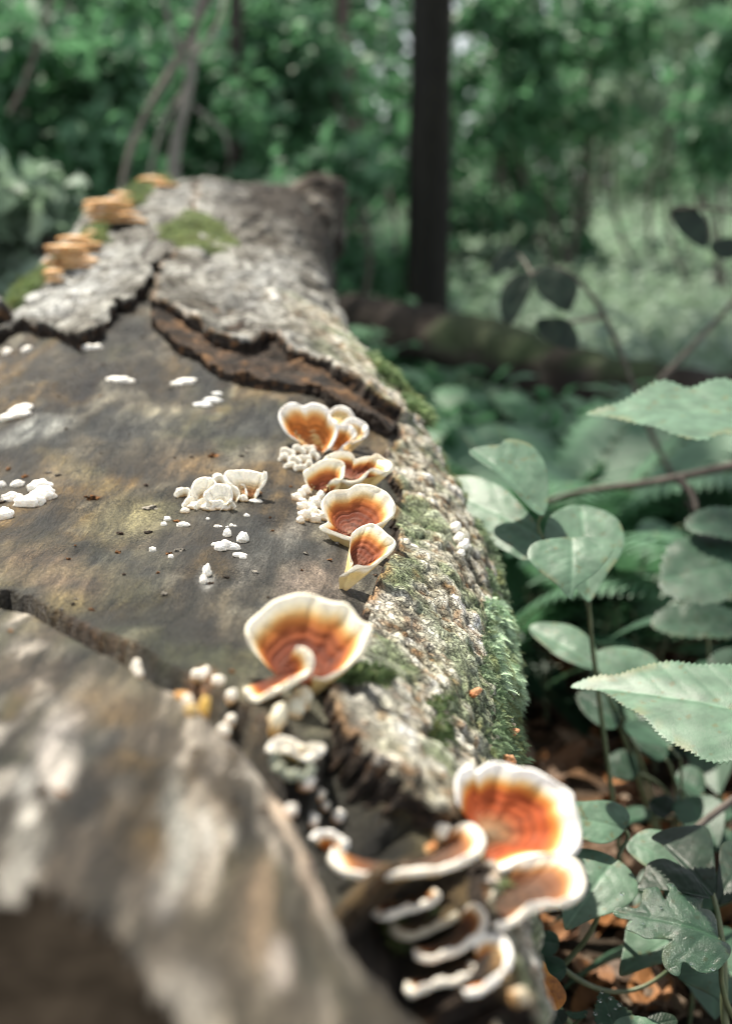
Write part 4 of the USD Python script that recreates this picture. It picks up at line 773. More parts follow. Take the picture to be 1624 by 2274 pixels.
leaf(p2_, [(1388, 1840), (1397, 1815), (1380, 1792), (1340, 1780), (1300, 1782), (1262, 1782), (1240, 1800), (1245, 1835), (1275, 1858), (1320, 1875), (1355, 1872)], (1386, 1842), (1240, 1810), .84, 42, 6)
R2, RB, _ = leaf(p2_, [(1365, 1905), (1320, 1890), (1270, 1890), (1240, 1920), (1238, 1980), (1247, 2030), (1256, 2063), (1300, 2048), (1360, 2030), (1400, 2008), (1415, 1985), (1405, 1945)], (1366, 1906), (1256, 2058), .83, 44, -4)
drops(R2, [(at(1381, 1984, .79), .0014)])
leaf(p2_, [(1395, 1870), (1420, 1848), (1455, 1845), (1500, 1860), (1535, 1900), (1540, 1945), (1500, 1935), (1450, 1935), (1410, 1910), (1390, 1885)], (1396, 1868), (1540, 1940), .87, 42, 0)
leaf(p2_, [(1395, 2050), (1382, 2110), (1376, 2162), (1420, 2155), (1470, 2142), (1530, 2110), (1560, 2070), (1520, 2030), (1450, 2030)], (1550, 2050), (1377, 2160), .86, 42, 0)
leaf(p2_, [(1500, 2160), (1545, 2195), (1600, 2225), (1660, 2235), (1700, 2200), (1680, 2140), (1600, 2110), (1540, 2110)], (1690, 2160), (1502, 2162), .85, 42, 0)
leaf(p2_, [(1168, 2078), (1200, 2068), (1235, 2075), (1240, 2100), (1225, 2122), (1190, 2118), (1175, 2100)], (1240, 2095), (1168, 2085), .86, 45, 0, mat_="leaf_mid")
leaf(p2_, [(1185, 2130), (1215, 2122), (1250, 2135), (1256, 2160), (1235, 2185), (1205, 2182), (1190, 2155)], (1254, 2150), (1195, 2175), .86, 45, 0, mat_="leaf_mid")
stem(p2_, [gnd(.19, .86), at(1245, 2148, .87), at(1310, 2070, .865), at(1370, 1905, .845), at(1390, 1868, .85), at(1387, 1842, .84)], .0022, .0012)
stem(p2_, [at(1245, 2148, .87), at(1400, 2200, .88), at(1560, 2060, .87)], .0018, .001)
dk = Thing("dark_plant", "dark ivy like plant with three leaflets at the right edge above the glossy leaf", "plant", gnd(.42, .8))
leaf(dk, Z2((1115, 380), (1180, 350), (1300, 340), (1440, 330), (1490, 390), (1505, 500), (1520, 640), (1500, 760), (1450, 720), (1380, 660), (1250, 530), (1160, 430)), Z2((1505, 750))[0], Z2((1120, 378))[0], .80, 20, 0, mat_="leaf_dark")
leaf(dk, Z2((1060, 640), (1090, 570), (1170, 540), (1250, 560), (1380, 650), (1450, 740), (1480, 780), (1370, 770), (1250, 745), (1150, 735), (1030, 725)), Z2((1480, 775))[0], Z2((1035, 715))[0], .79, 30, 0, mat_="leaf_dark")
leaf(dk, Z2((1560, 440), (1640, 410), (1760, 460), (1800, 600), (1740, 740), (1620, 800), (1530, 810), (1520, 700), (1540, 560)), Z2((1525, 805))[0], Z2((1760, 450))[0], .81, 25, 0, mat_="leaf_dark")
stem(dk, [gnd(.42, .8)] + [at(*Z2(q)[0], .81) for q in ((1585, 1590), (1575, 1250), (1545, 950), (1515, 800), (1495, 740))], .0035, .0014)
gl = Thing("glossy_plant", "wet glossy lobed leaf with pale sheen, low at the right edge", "plant", gnd(.40, .78))
G_, GB, gon = leaf(gl, Z2((875, 850), (960, 842), (1015, 852), (1045, 820), (1062, 740), (1105, 728), (1145, 722), (1172, 765), (1195, 805), (1215, 770), (1222, 735), (1205, 705), (1290, 710), (1385, 740), (1440, 780), (1420, 850), (1470, 862), (1522, 920), (1542, 1030), (1600, 1060), (1622, 1110), (1570, 1200), (1500, 1250), (1400, 1250), (1350, 1212), (1305, 1200), (1290, 1272), (1220, 1250), (1178, 1190), (1190, 1110), (1240, 1062), (1130, 1060), (1060, 1052), (1000, 1010), (948, 978), (990, 936), (900, 900)), Z2((1545, 1035))[0], Z2((878, 852))[0], .77, 36, 8, mat_="leaf_glossy", veins=4, fold=.05, droop=.22, res=2.5, n_out=400, vd=.0003)
drops(G_, [(gon(*Z2(q)[0]) + np.array([0, -.002, .003]), r) for q, r in (((1170, 860), .0009), ((1500, 1250), .0012), ((1360, 1215), .001), ((1060, 960), .0009), ((1245, 720), .0008))])
stem(gl, [gnd(.40, .78), at(*Z2((1575, 1400))[0], .80), at(*Z2((1560, 1150))[0], .78), GB], .0022, .0012)
bt = Thing("seedling", "small seedling with rain drops on its leaves at the bottom edge right of the log", "plant", gnd(.2, .72))
b1, _, bon = leaf(bt, Z2((790, 1372), (850, 1395), (905, 1450), (980, 1510), (1010, 1560), (1000, 1640), (900, 1660), (800, 1640), (760, 1570), (752, 1500), (770, 1430)), Z2((900, 1660))[0], Z2((790, 1374))[0], .78, 42, 0, mat_="leaf_mid", teeth=26, tooth=.0015)
drops(b1, [(bon(*Z2(q)[0]) + np.array([0, -.0035, .003]), r) for q, r in (((795, 1385), .0011), ((785, 1440), .0013), ((850, 1425), .0011), ((905, 1465), .0013), ((880, 1490), .0008), ((840, 1530), .0008), ((755, 1520), .0012), ((790, 1590), .001))])
leaf(bt, Z2((875, 1577), (920, 1540), (1000, 1530), (1090, 1545), (1180, 1590), (1150, 1680), (1000, 1700), (880, 1660)), Z2((1170, 1640))[0], Z2((878, 1590))[0], .76, 40, 0)
leaf(bt, Z2((572, 1500), (640, 1505), (705, 1495), (700, 1530), (670, 1548), (610, 1545)), Z2((700, 1520))[0], Z2((574, 1520))[0], .80, 40, 0, mat_="leaf_mid", teeth=16, tooth=.001)
leaf(bt, Z2((1090, 1540), (1140, 1512), (1220, 1515), (1275, 1545), (1270, 1590), (1150, 1600)), Z2((1100, 1590))[0], Z2((1275, 1550))[0], .79, 40, 0, mat_="leaf_dark")
leaf(bt, Z2((470, 1570), (500, 1500), (560, 1490), (585, 1530), (560, 1580), (500, 1600)), Z2((560, 1590))[0], Z2((500, 1500))[0], .81, 40, 0, mat_="leaf_dark")
stem(bt, [gnd(.2, .72), at(1330, 2330, .8), at(1370, 2302, .78)], .002, .0012)
stem(bt, [gnd(.2, .72), at(1290, 2290, .82), at(1262, 2285, .81), at(1300, 2253, .8)], .0014, .0008); stem(bt, [gnd(.2, .72), at(1450, 2310, .79), at(1465, 2300, .765), at(1440, 2278, .79)], .0016, .001)
rl = Thing("dead_leaf", "curled rusty orange dead leaf hanging against the foot of the log at the lower right", "leaf", at(1250, 2240, .66))
leaf(rl, Z2((370, 1190), (420, 1180), (450, 1250), (495, 1300), (530, 1350), (560, 1420), (540, 1475), (480, 1492), (440, 1430), (425, 1340), (400, 1270)), Z2((520, 1480))[0], Z2((385, 1188))[0], .62, 50, 20, mat_="rusty", fold=.5)
# leaf bases of the middle distance, each its own plant
def free_plant(rng, label, x, y, h, nl, size, mat_, group=None, name="woodland_plant", ovate=.62, teeth=0):
    b = gnd(x, y); t = Thing(name, label, "plant", b, group)
    top = b + np.array([rng.normal(0, .15) * h, rng.normal(0, .15) * h, h])
    mid = (b + top) / 2 + rng.normal(0, .04, 3) * h
    sp_ = spline([b, mid, top], 12); v, f = tube(sp_, np.linspace(.0028, .0014, 12) * (h / .3) ** .5, 6); shape(v, f, "stem_green", "stem", t)
    for i in range(nl):
        s = 1 - .72 * (i / max(nl, 1)) ** 1.1; P = sp_[int(s * 11)]
        a = rng.uniform(0, 6.28) if i else rng.uniform(3.6, 5.8)
        a = i * 2.4 + rng.normal(0, .5) + x * 9
        d = unit(np.array([math.cos(a), math.sin(a), rng.uniform(-.25, .35)])); L = size * rng.uniform(.75, 1.2)
        free_leaf(t, P + d * .25 * L, d, L, ovate * rng.uniform(.85, 1.15), rng, mat_, teeth)
        v, f = tube([P, P + d * .27 * L], [.0012, .001], 5); shape(v, f, "stem_green", "petiole", t)
    return t
def free_leaf(t, P, d, L, wid, rng, mat_, teeth=0, name="leaf"):
    nx, ny = 16, 9; u = np.linspace(0, 1, nx); w = wid * .5 * L * (np.sin(np.pi * u ** .72) ** .85)
    if teeth: w = w * (1 + .10 * (((u * teeth) % 1) - .5))
    n0 = unit(np.cross(np.cross(d, [0, 0, 1]), d)); n0 = n0 if n0[2] > 0 else -n0
    n0 = unit(n0 + rng.normal(0, .25, 3)); Y = unit(np.cross(n0, d)); n0 = np.cross(d, Y)
    s = np.linspace(-1, 1, ny)
    z = .13 * np.abs(s)[None] * w[:, None] * 1.2 - rng.uniform(.1, .35) * L * (u ** 2)[:, None] + .004 * L * np.sin(u * 40)[:, None]
    v = (P + d * (u * L)[:, None])[:, None] + Y * (s[None] * w[:, None])[..., None] + n0 * z[..., None]
    f = grid_faces(nx, ny)
    tt = (1 + .35 * np.exp(-(s / .09) ** 2)[None, :, None] + .3 * (fbm(v * 60, 3, 7)[..., None] - .5)) * np.ones((nx, ny, 3))
    return shape(v.reshape(-1, 3), f, mat_, name, t, tint=tt.reshape(-1, 3))
rng = np.random.default_rng(4)
def mid_leafy(label, leaves, D, foot, mat_="leaf_mid", teeth=0):
    t = Thing("woodland_plant", label, "plant", foot)
    for k, (o, b_, tp, *m) in enumerate(leaves):
        d_ = D + .015 * k
        leaf(t, o, b_, tp, d_, 40, 0, mat_=m[0] if m else mat_, teeth=teeth, tooth=.003 if teeth else 0, res=.5)
        stem(t, [foot, (foot + at(*b_, d_)) / 2 + np.array([.01 * k, .02, .01]), at(*b_, d_)], .0018, .001)
mid_leafy("blurred plant with two long drooping leaves behind the heart leaved seedling", [([(1175, 1392), (1230, 1384), (1290, 1405), (1320, 1440), (1325, 1485), (1270, 1478), (1215, 1445)], (1322, 1480), (1176, 1393)), ([(1310, 1490), (1325, 1450), (1380, 1440), (1430, 1450), (1465, 1480), (1460, 1520), (1380, 1530), (1320, 1520)], (1320, 1510), (1465, 1490))], 1.06, gnd(.27, 1.2), "leaf_pale")
mid_leafy("blurred coarse saw edged plant with broad dark green leaves at the right edge", [([(1465, 1270), (1480, 1225), (1530, 1200), (1600, 1190), (1680, 1200), (1690, 1280), (1640, 1330), (1560, 1345), (1500, 1330), (1465, 1300)], (1690, 1250), (1466, 1285)), ([(1520, 1160), (1560, 1135), (1620, 1130), (1680, 1150), (1660, 1195), (1580, 1195), (1535, 1180)], (1680, 1170), (1522, 1162)), ([(1445, 1380), (1500, 1345), (1580, 1345), (1640, 1370), (1640, 1410), (1560, 1420), (1480, 1410)], (1640, 1390), (1447, 1385)), ([(1570, 1480), (1590, 1450), (1640, 1445), (1680, 1470), (1660, 1500), (1600, 1500)], (1680, 1480), (1572, 1478))], 1.15, gnd(.52, 1.35), "leaf_mid", teeth=26)
mid_leafy("small dull oval leaved plant between the log and the lower saw edged leaf", [([(1280, 1540), (1320, 1530), (1360, 1550), (1375, 1590), (1360, 1620), (1310, 1600), (1285, 1570)], (1375, 1610), (1281, 1541)), ([(1400, 1625), (1430, 1610), (1470, 1640), (1480, 1680), (1450, 1690), (1415, 1660)], (1478, 1685), (1402, 1626), "leaf_mid"), ([(1345, 1690), (1380, 1665), (1410, 1680), (1415, 1720), (1380, 1735), (1350, 1715)], (1414, 1715), (1346, 1692)), ([(1500, 1720), (1530, 1700), (1560, 1720), (1560, 1760), (1520, 1770)], (1558, 1762), (1502, 1722))], 1.12, gnd(.27, 1.16), "leaf_mid")
mid_leafy("low plant with small dark leaves in the gap beneath the round leaflets", [([(1490, 1790), (1540, 1770), (1600, 1780), (1640, 1800), (1600, 1830), (1540, 1830)], (1640, 1805), (1492, 1795)), ([(1440, 1780), (1470, 1765), (1500, 1785), (1480, 1815), (1450, 1810)], (1485, 1812), (1442, 1782), "leaf_dark"), ([(1560, 1850), (1600, 1840), (1640, 1860), (1620, 1890), (1580, 1885)], (1630, 1885), (1562, 1852))], 1.1, gnd(.40, 1.14), "leaf_mid")
for i in range(46):
    y = rng.uniform(.95, 1.75) if i < 34 else rng.uniform(1.8, 2.9); x = rng.uniform(.10, .33) * y + .06 * rng.normal() + .03
    px = proj(np.array([x, y, .12]))
    if 1090 < px[0] < 1500 and 1480 < px[1] < 1830: continue
    h = rng.uniform(.08, .22) if i < 34 else rng.uniform(.05, .10); nl = rng.integers(3, 7)
    free_plant(rng, "low leafy plant in the blurred undergrowth right of the log", x, y, h, nl, rng.uniform(.055, .105), ["leaf_mid", "leaf_mid", "leaf_dark", "leaf_mid", "leaf_pale", "leaf_dark"][i % 6], "undergrowth right of the log", teeth=8 if i % 3 == 0 else 0)
# ferns beyond the log's shoulder
def fern(label, base, fronds, seed, L=.42):
    rg = np.random.default_rng(seed); t = Thing("fern", label, "fern", base)
    for k in range(fronds):
        a = 6.28 * k / fronds + rg.normal(0, .3); l = L * rg.uniform(.75, 1.15); d = np.array([math.cos(a), math.sin(a), 0])
        s = np.linspace(0, 1, 24); sp_ = base + d * (l * s * .9)[:, None] + np.array([0, 0, 1]) * (l * (1.6 * s - .95 * s * s))[:, None]
        fr = stem(t, sp_[::4], .002, .0006, name="frond_stem")
        tn = unit(np.gradient(sp_, axis=0)); sd = unit(np.cross(tn, [0, 0, 1])); up = np.cross(sd, tn)
        V, F, o = [], [], 0
        for i in range(3, 24):
            w = l * .26 * np.sin(np.pi * (i / 24) ** .7) ** .8 + .004
            for sg in (-1, 1):
                q = np.linspace(0, 1, 7); c = sp_[i] + (sd[i] * sg + tn[i] * .45) * (q * w)[:, None] - up[i] * (.25 * w * q * q)[:, None]
                ww = w * .11 * np.sin(np.pi * np.clip(q * .9 + .1, 0, 1)) ** .8 * (1 + .25 * np.cos(q * 40))
                v = np.concatenate([c - tn[i] * ww[:, None], c + up[i] * (.1 * ww)[:, None], c + tn[i] * ww[:, None]]).reshape(3, 7, 3)
                V.append(v.reshape(-1, 3)); F.append(grid_faces(3, 7) + o); o += 21
        shape(np.vstack(V), np.vstack(F), "leaf_fern", "frond_blade", t)
fern("fern arching against the far side of the log just below the dark tree", gnd(.24, 2.0), 9, 1, .42)
fern("lower fern spreading between the log and the upper saw edged leaf", gnd(.33, 1.72), 8, 2, .36)
fern("fern at the foot of the second fallen trunk", gnd(.52, 2.35), 8, 3, .36)
fern("smallest fern, pressed between the log's shoulder and the taller ferns", gnd(.12, 1.62), 7, 4, .27)
# stick
st = Thing("stick", "long straight grey brown stick lying slantwise behind the seedling", "stick", at(1230, 1112, 1.5))
v, f = tube(spline([at(1190, 1122, 1.55), at(1330, 1085, 1.5), at(1450, 1070, 1.45), at(1640, 1030, 1.4), at(1900, 980, 1.35)], 40), np.linspace(.0028, .005, 40), 9); shape(v, f, "stem_brown", "branch", st)
v, f = tube(spline([at(1500, 1062, 1.43), at(1530, 1090, 1.42), at(1545, 1130, 1.41)], 8), np.linspace(.005, .002, 8), 6); shape(v, f, "stem_brown", "twig", st)
st = Thing("stick", "thin bare twig rising at the right edge behind the dark leaflets", "stick", at(1460, 1930, .95))
v, f = tube(spline([at(1440, 1945, .95), at(1500, 1880, .97), at(1580, 1810, 1.0), at(1680, 1740, 1.03)], 20), np.linspace(.0022, .003, 20), 7); shape(v, f, "stem_brown", "branch", st)
# second fallen trunk
t2 = Thing("fallen_log", "dark mossy second fallen trunk lying across the back, sloping down to the right", "log", at(1250, 900, 2.9) * [1, 1, 0])
ctr = spline([at(520, 655, 4.6), at(900, 735, 3.6), at(1130, 790, 3.2), at(1330, 855, 2.95), at(1560, 895, 2.75), at(1900, 950, 2.5)], 90)
nt = 26; g_ = np.arange(nt) * 2 * np.pi / nt; tn = unit(np.gradient(ctr, axis=0)); a_ = unit(np.cross(tn, [0, 0, 1])); b_ = np.cross(a_, tn)
base_r = np.linspace(.072, .058, 90)
V = ctr[:, None] + base_r[:, None, None] * (np.cos(g_)[None, :, None] * a_[:, None] + np.sin(g_)[None, :, None] * b_[:, None])
V = V + (V - ctr[:, None]) * ((fbm(V * 14, 4, 91) - .5) * .7)[..., None]
tc = ramp(fbm(V * 12, 4, 92), [(.3, (.014, .011, .009)), (.55, (.03, .024, .019)), (.75, (.07, .056, .044))]); tc = mixc(tc, (.06, .10, .04), sstep(.55, .7, fbm(V * 6, 4, 93)) * .5)
shape(V.reshape(-1, 3), grid_faces(90, nt, True)[:, ::-1], "trunk_bark", "trunk", t2, tint=tc.reshape(-1, 3))

# ------------------------------------------------------------------ the forest behind
def leaf_cloud(rng, centres, spread, n, size, flat=.6, up=.55):
    """n small folded leaves round the given centres; returns vertices and faces (6 corners, 4 triangles each)."""
    c = centres[rng.integers(0, len(centres), n)] + rng.normal(0, 1, (n, 3)) * spread
    d = unit(rng.normal(0, 1, (n, 3)) * [1, 1, .55] - [0, 0, .25]); nn = unit(rng.normal(0, 1, (n, 3)) * (1 - up) + np.array([0, -.15, 1]) * up)
    s = unit(np.cross(nn, d)); nn = np.cross(d, s); L = size * rng.uniform(.6, 1.3, (n, 1)); w = L * rng.uniform(.24, .36, (n, 1))
    V = np.stack([c, c + d * L * .35 + s * w + nn * w * .3, c + d * L * .75 + s * w * .7 + nn * w * .2, c + d * L - nn * L * .12, c + d * L * .75 - s * w * .7 + nn * w * .2, c + d * L * .35 - s * w + nn * w * .3], 1)
    F = np.array([[0, 1, 5], [1, 2, 5], [2, 4, 5], [2, 3, 4]])
    return V.reshape(-1, 3), (np.arange(n)[:, None, None] * 6 + F[None]).reshape(-1, 3)
def bush(label, px, top, D, wid, n, size, mat_="leaf_far", seed=0, low=None, name="shrub", group=None, clumps=26, cat="shrub", stems=3):
    """A shrub whose crown stands from the ground (or low) up to a height."""
    rg = np.random.default_rng(seed); x, y = at(px, 600, D)[:2]; g0 = gnd(x, y)
    z1 = at(px, top, D)[2]; z0 = g0[2] + .05 if low is None else at(px, low, D)[2]
    W2 = wid * PX * D / 2
    t = Thing(name, label, cat, g0, group)
    cen = np.stack([x + rg.uniform(-1, 1, clumps) * W2, y + rg.uniform(-1, 1, clumps) * W2 * .7, z0 + (z1 - z0) * rg.uniform(0, 1, clumps) ** .8], -1)
    for k in range(stems):
        e = cen[rg.integers(clumps)]; p = spline([g0 + [rg.normal(0, .05), rg.normal(0, .05), -.02], g0 * .5 + e * .5 + rg.normal(0, .08, 3), e], 14)
        v, f = tube(p, np.linspace(.012, .004, 14) * max(1, D / 5), 6); shape(v, f, "stem_brown", "stem", t)
    v, f = leaf_cloud(rg, cen, np.array([.16, .14, .13]) * W2 * 1.3, n, size); shape(v, f, mat_, "foliage", t, smooth=False)
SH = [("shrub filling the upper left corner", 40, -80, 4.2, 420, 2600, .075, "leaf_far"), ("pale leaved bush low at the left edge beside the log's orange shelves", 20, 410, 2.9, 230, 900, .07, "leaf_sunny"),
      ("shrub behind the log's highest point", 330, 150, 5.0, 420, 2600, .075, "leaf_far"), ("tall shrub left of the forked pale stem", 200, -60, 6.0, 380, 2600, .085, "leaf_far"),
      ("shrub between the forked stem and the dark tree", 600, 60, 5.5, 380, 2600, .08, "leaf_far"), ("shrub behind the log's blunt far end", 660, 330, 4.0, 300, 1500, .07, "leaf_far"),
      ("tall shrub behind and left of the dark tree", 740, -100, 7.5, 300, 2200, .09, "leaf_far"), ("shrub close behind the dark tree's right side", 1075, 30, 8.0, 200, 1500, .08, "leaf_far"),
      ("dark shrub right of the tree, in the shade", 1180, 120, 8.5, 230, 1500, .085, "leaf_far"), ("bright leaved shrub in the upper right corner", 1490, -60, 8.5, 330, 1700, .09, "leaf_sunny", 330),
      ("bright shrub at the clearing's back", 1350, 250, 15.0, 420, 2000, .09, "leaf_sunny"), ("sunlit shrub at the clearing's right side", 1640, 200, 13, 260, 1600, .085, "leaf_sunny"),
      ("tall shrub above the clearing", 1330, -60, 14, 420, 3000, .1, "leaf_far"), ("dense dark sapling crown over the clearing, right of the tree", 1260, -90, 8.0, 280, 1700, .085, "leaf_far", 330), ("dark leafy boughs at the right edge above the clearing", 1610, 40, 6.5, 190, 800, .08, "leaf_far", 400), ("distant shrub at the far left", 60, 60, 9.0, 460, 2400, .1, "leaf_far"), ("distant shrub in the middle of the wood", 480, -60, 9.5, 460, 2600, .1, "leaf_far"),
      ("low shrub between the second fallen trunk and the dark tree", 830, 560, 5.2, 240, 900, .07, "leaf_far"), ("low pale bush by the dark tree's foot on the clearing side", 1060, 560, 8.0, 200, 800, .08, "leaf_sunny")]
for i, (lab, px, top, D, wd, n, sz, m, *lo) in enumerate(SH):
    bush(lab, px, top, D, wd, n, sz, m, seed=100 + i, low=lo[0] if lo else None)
# far wood: one mass
rg = np.random.default_rng(77); cs = []
for k in range(420):
    D = rg.uniform(10, 22); px = rg.uniform(-500, 2100); P = at(px, 600, D)
    if 1020 < px: D = rg.uniform(18, 26); P = at(px, 600, D)
    if 560 < px <= 1020: D = rg.uniform(15, 22); P = at(px, 600, D)
    z = float(ground_z(P[:1], P[1:2])[0]) + rg.uniform(.1, 5.2)
    cs.append([P[0], P[1], z])
v, f = leaf_cloud(rg, np.array(cs), np.array([.55, .5, .42]), 60000, .16)
shape(v, f, "leaf_far", "far_wood", None, smooth=False, label="far green wood closing the view behind the shrubs", kind="stuff", cat="wood")
# trees
def tree(label, px, D, dia, height, lean=0, crown=None, seed=0, tint=(.045, .04, .033), mat_="leaf_far", name="tree", limbs=5, n=3000, size=.1):
    rg = np.random.default_rng(seed); x, y = at(px, 600, D)[:2]; g0 = gnd(x, y); t = Thing(name, label, "tree", g0)
    s = np.linspace(0, 1, 60); ctr = g0 + np.stack([lean * s * height + .03 * np.sin(s * 5 + seed), .02 * np.sin(s * 4 + 1), s * height - .05], -1)
    r = dia / 2 * (1 - .55 * s) * (1 + .9 * np.exp(-s * height / .12)); na = 22; a = np.arange(na) * 2 * np.pi / na
    V = ctr[:, None] + r[:, None, None] * np.stack([np.cos(a), np.sin(a), 0 * a], -1)[None]
    V = V + (V - ctr[:, None]) * ((fbm(V * np.array([18, 18, 4]), 4, seed) - .5) * .35)[..., None]
    tc = np.array(tint) * (.55 + .9 * fbm(V * np.array([30, 30, 8]), 4, seed + 1))[..., None]
    shape(V.reshape(-1, 3), grid_faces(60, na, True), "trunk_bark", "trunk", t, tint=tc.reshape(-1, 3))
    if crown:
        z0, z1, R_ = crown; cen = []
        for k in range(limbs):
            b = ctr[int(rg.uniform(z0 / height * .8, .9) * 59)]; ang = rg.uniform(0, 6.28); e = b + np.array([math.cos(ang) * R_ * .7, math.sin(ang) * R_ * .7, rg.uniform(.2, .9)])
            v, f = tube(spline([b, (b + e) / 2 + [0, 0, .15], e], 12), np.linspace(dia * .16, dia * .04, 12), 7); shape(v, f, "stem_brown", "limb", t)
            cen += [e + rg.normal(0, R_ * .28, 3) for _ in range(6)] + [b * .4 + e * .6 + rg.normal(0, R_ * .2, 3) for _ in range(3)]
        cen = np.array(cen); cen[:, 2] = np.clip(cen[:, 2], g0[2] + z0, g0[2] + z1)
        v, f = leaf_cloud(rg, cen, R_ * .2, n, size); shape(v, f, mat_, "crown", t, smooth=False)
tree("straight dark tree trunk standing behind the log, right of the picture's middle", 930, 4.4, .136, 9, .003, (5, 9, 1.6), 1, (.012, .012, .009), n=1500)
tree("slim brown leaning trunk just left of the dark tree", 800, 6.2, .07, 7, -.05, (6.2, 7.4, .8), 2, (.09, .07, .06), n=500)
tree("thin dark tree in the upper left", 150, 6.8, .08, 8, .05, (4.5, 8, 1.6), 3, (.04, .035, .03), n=1300)
tree("dark short stump at the left edge behind the mossy log side", 78, 2.9, .12, .62, .02, None, 4, (.03, .022, .018), name="tree_stump")
tree("thin grey tree near the upper right corner", 1300, 8.5, .07, 8, .01, (4.6, 8, 1.4), 5, (.10, .09, .075), n=900)
tree("added thin stemmed tree whose unseen crown shades the undergrowth, left of the leaning trunk", 520, 5.0, .05, 7.5, 0, (4.2, 6.4, 1.3), 6, (.04, .035, .03), n=5000, size=.13, limbs=9)  # added tree; its crown out of view shades ferns and second trunk
# bare forked sapling
sap = Thing("sapling", "slender pale forked sapling behind the log's highest point", "sapling", gnd(*at(395, 600, 3.6)[:2]))
A0 = gnd(*at(395, 600, 3.6)[:2])
for pts, r0, r1, nm in [([A0, at(392, 560, 3.6), at(388, 330, 3.6), at(408, 240, 3.6), at(425, 150, 3.62), at(432, 70, 3.65), at(455, -40, 3.7)], .024, .007, "trunk"), ([at(420, 190, 3.6), at(400, 215, 3.6), at(370, 260, 3.58), at(345, 330, 3.56), at(330, 400, 3.55)], .007, .004, "branch"), ([at(430, 235, 3.6), at(455, 255, 3.6), at(490, 285, 3.6), at(505, 340, 3.62)], .007, .004, "branch"), ([at(425, 160, 3.62), at(380, 60, 3.6), at(360, -40, 3.6)], .007, .004, "branch"), ([at(430, 120, 3.62), at(480, 60, 3.65), at(500, -40, 3.7)], .007, .004, "branch")]:
    p = spline(pts, 30); v, f = tube(p, np.linspace(r0, r1, 30), 8); shape(v, f, "stem_pale", nm, sap)
for i, (lab, pts) in enumerate([("dark vine crossing the upper left diagonally", [(470, -40, 3.2), (400, 120, 3.15), (330, 240, 3.1), (290, 330, 3.05), (270, 430, 3.0)]), ("leaning dark stem at the upper left corner", [(130, -40, 3.8), (95, 60, 3.8), (60, 170, 3.8), (20, 250, 3.8)]), ("brown slanting stem left of the dark tree, bending to the ground", [(720, 150, 5.2), (770, 270, 5.1), (810, 330, 5.0), (860, 420, 4.9), (880, 560, 4.9)])]):
    t = Thing("vine", lab, "vine", at(*pts[-1])); v, f = tube(spline([at(*q) for q in pts], 40), np.linspace(.009, .006, 40), 8); shape(v, f, "stem_brown", "stem", t)
# dark hanging leaves before the clearing
hg = Thing("sapling", "sapling with dark hanging leaves in silhouette before the bright clearing", "sapling", gnd(.62, 2.05))
for o, b_, tp, D in [([(1165, 605), (1130, 620), (1110, 655), (1112, 700), (1130, 720), (1155, 690), (1175, 650), (1180, 620)], (1172, 608), (1120, 715), 1.75), ([(1185, 610), (1215, 590), (1250, 605), (1282, 630), (1270, 680), (1258, 692), (1220, 675), (1190, 645)], (1187, 612), (1262, 692), 1.72), ([(1190, 712), (1220, 705), (1260, 712), (1282, 745), (1278, 775), (1230, 765), (1200, 745)], (1192, 713), (1280, 775), 1.74), ([(1490, 465), (1520, 455), (1560, 480), (1572, 520), (1566, 548), (1530, 535), (1500, 505)], (1492, 466), (1568, 548), 1.8), ([(1090, 590), (1110, 560), (1140, 550), (1150, 575), (1120, 600), (1095, 610)], (1150, 565), (1092, 605), 1.8), ([(1575, 545), (1600, 530), (1640, 535), (1630, 570), (1590, 570)], (1640, 545), (1577, 555), 1.8)]:
    leaf(hg, o, b_, tp, D, 65, 0, mat_="leaf_dark", res=.4)  # dark leaf colour stands in for unlit undersides against the bright clearing
J = at(1180, 610, 1.74)
stem(hg, [gnd(.62, 2.05), at(1420, 900, 1.9), at(1340, 700, 1.82), at(1250, 600, 1.76), J], .005, .002, "stem_brown"); stem(hg, [at(1340, 700, 1.82), at(1260, 715, 1.77), at(1192, 713, 1.74)], .003, .0015, "stem_brown"); stem(hg, [J, at(1160, 575, 1.78), at(1150, 565, 1.8)], .002, .001, "stem_brown")
stem(hg, [at(1420, 900, 1.9), at(1600, 700, 1.9), at(1700, 520, 1.85), at(1560, 460, 1.8), at(1492, 466, 1.8)], .004, .0015, "stem_brown"); stem(hg, [at(1700, 520, 1.85), at(1640, 545, 1.8)], .002, .001, "stem_brown")
# leaf litter and low plants over the ground
rg = np.random.default_rng(9)
def instancer(name, protos, P, yaw, tiltv, scale, which, label, cat):
    pi = UsdGeom.PointInstancer.Define(stage, f"/World/{name}"); pr = []
    for k, (v, f, m) in enumerate(protos):
        q = f"/World/{name}/piece_{k}" if k else f"/World/{name}/piece"
        usdkit.mesh(stage, q, (v, f), f"/World/Looks/{m}", smooth=False); pr.append(Sdf.Path(q))
    pi.CreatePrototypesRel().SetTargets(pr); pi.CreateProtoIndicesAttr(Vt.IntArray.FromNumpy(which.astype(np.int32)))
    pi.CreatePositionsAttr(Vt.Vec3fArray.FromNumpy(P.astype(np.float32)))
    qs = []
    for a, (tx, ty) in zip(yaw, tiltv):
        r = Gf.Rotation(Gf.Vec3d(1, 0, 0), float(tx)) * Gf.Rotation(Gf.Vec3d(0, 1, 0), float(ty)) * Gf.Rotation(Gf.Vec3d(0, 0, 1), float(a)); qs.append(Gf.Quath(r.GetQuat()))
    pi.CreateOrientationsAttr(Vt.QuathArray(qs)); pi.CreateScalesAttr(Vt.Vec3fArray.FromNumpy(np.repeat(scale[:, None], 3, 1).astype(np.float32)))
    tag(pi.GetPrim(), label, cat, None, "stuff")
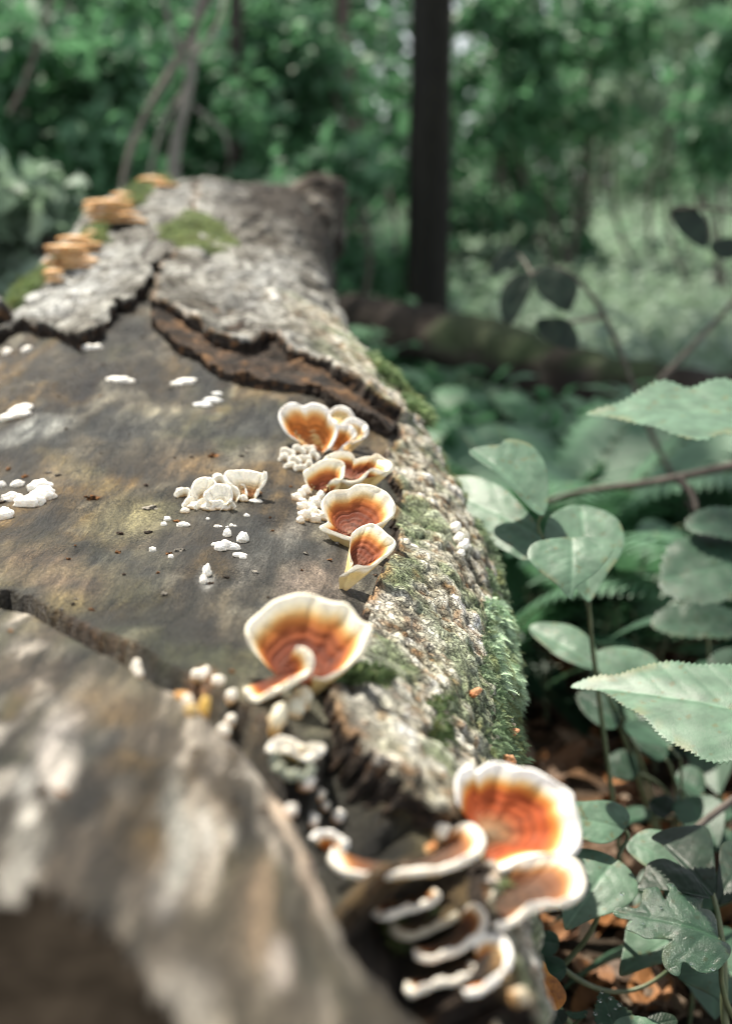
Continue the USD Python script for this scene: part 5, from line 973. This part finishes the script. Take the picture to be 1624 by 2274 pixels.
def litter_leaf(sd):
    u = np.linspace(0, 1, 9); w = .3 * np.sin(np.pi * u ** .8); s = np.array([-1, -.5, 0, .5, 1]); r_ = np.random.default_rng(sd)
    X = np.repeat(u[:, None], 5, 1); Y = s[None] * w[:, None]; Z = .5 * np.abs(Y) + .18 * np.sin(X * 4 + sd) + .03 * r_.normal(0, 1, X.shape)
    return np.stack([X, Y, Z], -1).reshape(-1, 3), grid_faces(9, 5)
for i, (c1, c2) in enumerate([((.05, .03, .018), (.13, .075, .04)), ((.09, .036, .012), (.24, .10, .026)), ((.10, .07, .045), (.24, .17, .11))]):
    mat(f"litter_{i}" if i else "litter", {"g": ("geometry", {}), "o": ("object_info", {}), "n": ("noise_texture", {"scale": 70, "detail": 5}), "a": ("math", {"math_type": "add"}), "h": ("math", {"math_type": "multiply", "value2": .5}), "r": ("rgb_ramp", {"ramp": [(.25, c1), (.75, c2)]}), "p": ("principled_bsdf", {"roughness": .7})}, [("g.position", "n.vector"), ("n.fac", "a.value1"), ("o.random", "a.value2"), ("a.value", "h.value1"), ("h.value", "r.fac"), ("r.color", "p.base_color")])
n = 5200; y = .35 + 3.6 * rg.uniform(0, 1, n) ** 1.3; x = rg.uniform(-.25, .5, n) * (y + .4) + .1
P = np.stack([x, y, ground_z(x, y) + .006], -1)
instancer("leaf_litter", [(*litter_leaf(1), "litter"), (*litter_leaf(2), "litter_1"), (*litter_leaf(3), "litter_2"), (*litter_leaf(4), "litter")], P, rg.uniform(0, 360, n), rg.normal(0, 22, (n, 2)), rg.uniform(.025, .065, n), rg.choice(4, n, p=[.33, .28, .22, .17]), "brown and orange fallen leaves covering the ground right of the log", "leaf litter")
def tuft(sd, n, size, spread):
    r_ = np.random.default_rng(sd); return leaf_cloud(r_, np.array([[0, 0, .06], [0, 0, .12], [.05, .03, .09]]), np.array([spread, spread, .045]), n, size, up=.88)
n = 950; y = 3.7 + 18 * rg.uniform(0, 1, n) ** 1.5; x = (.0 + .42 * rg.uniform(0, 1, n)) * y + .1
P = np.stack([x, y, ground_z(x, y)], -1)
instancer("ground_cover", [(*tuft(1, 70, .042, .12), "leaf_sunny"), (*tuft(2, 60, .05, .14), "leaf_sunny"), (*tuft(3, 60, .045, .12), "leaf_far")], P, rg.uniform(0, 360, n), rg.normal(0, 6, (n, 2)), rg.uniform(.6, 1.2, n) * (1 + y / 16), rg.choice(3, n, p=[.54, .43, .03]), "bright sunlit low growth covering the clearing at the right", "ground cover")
n = 1500; y = 2.3 + 9 * rg.uniform(0, 1, n) ** 1.4; x = rg.uniform(-.42, .2, n) * y; x = np.where(y > 2.7, np.minimum(x, .03 * y - rg.uniform(0, .3, n)), x)
P = np.stack([x, y, ground_z(x, y)], -1); ok = np.abs(x + .19) + (y > 2.3) * 9 > .3; 
instancer("undergrowth", [(*tuft(5, 60, .045, .12), "leaf_far"), (*tuft(6, 54, .055, .14), "leaf_far")], P, rg.uniform(0, 360, n), rg.normal(0, 6, (n, 2)), rg.uniform(.8, 1.6, n), rg.choice(2, n), "green low growth on the shaded ground behind and left of the log", "ground cover")
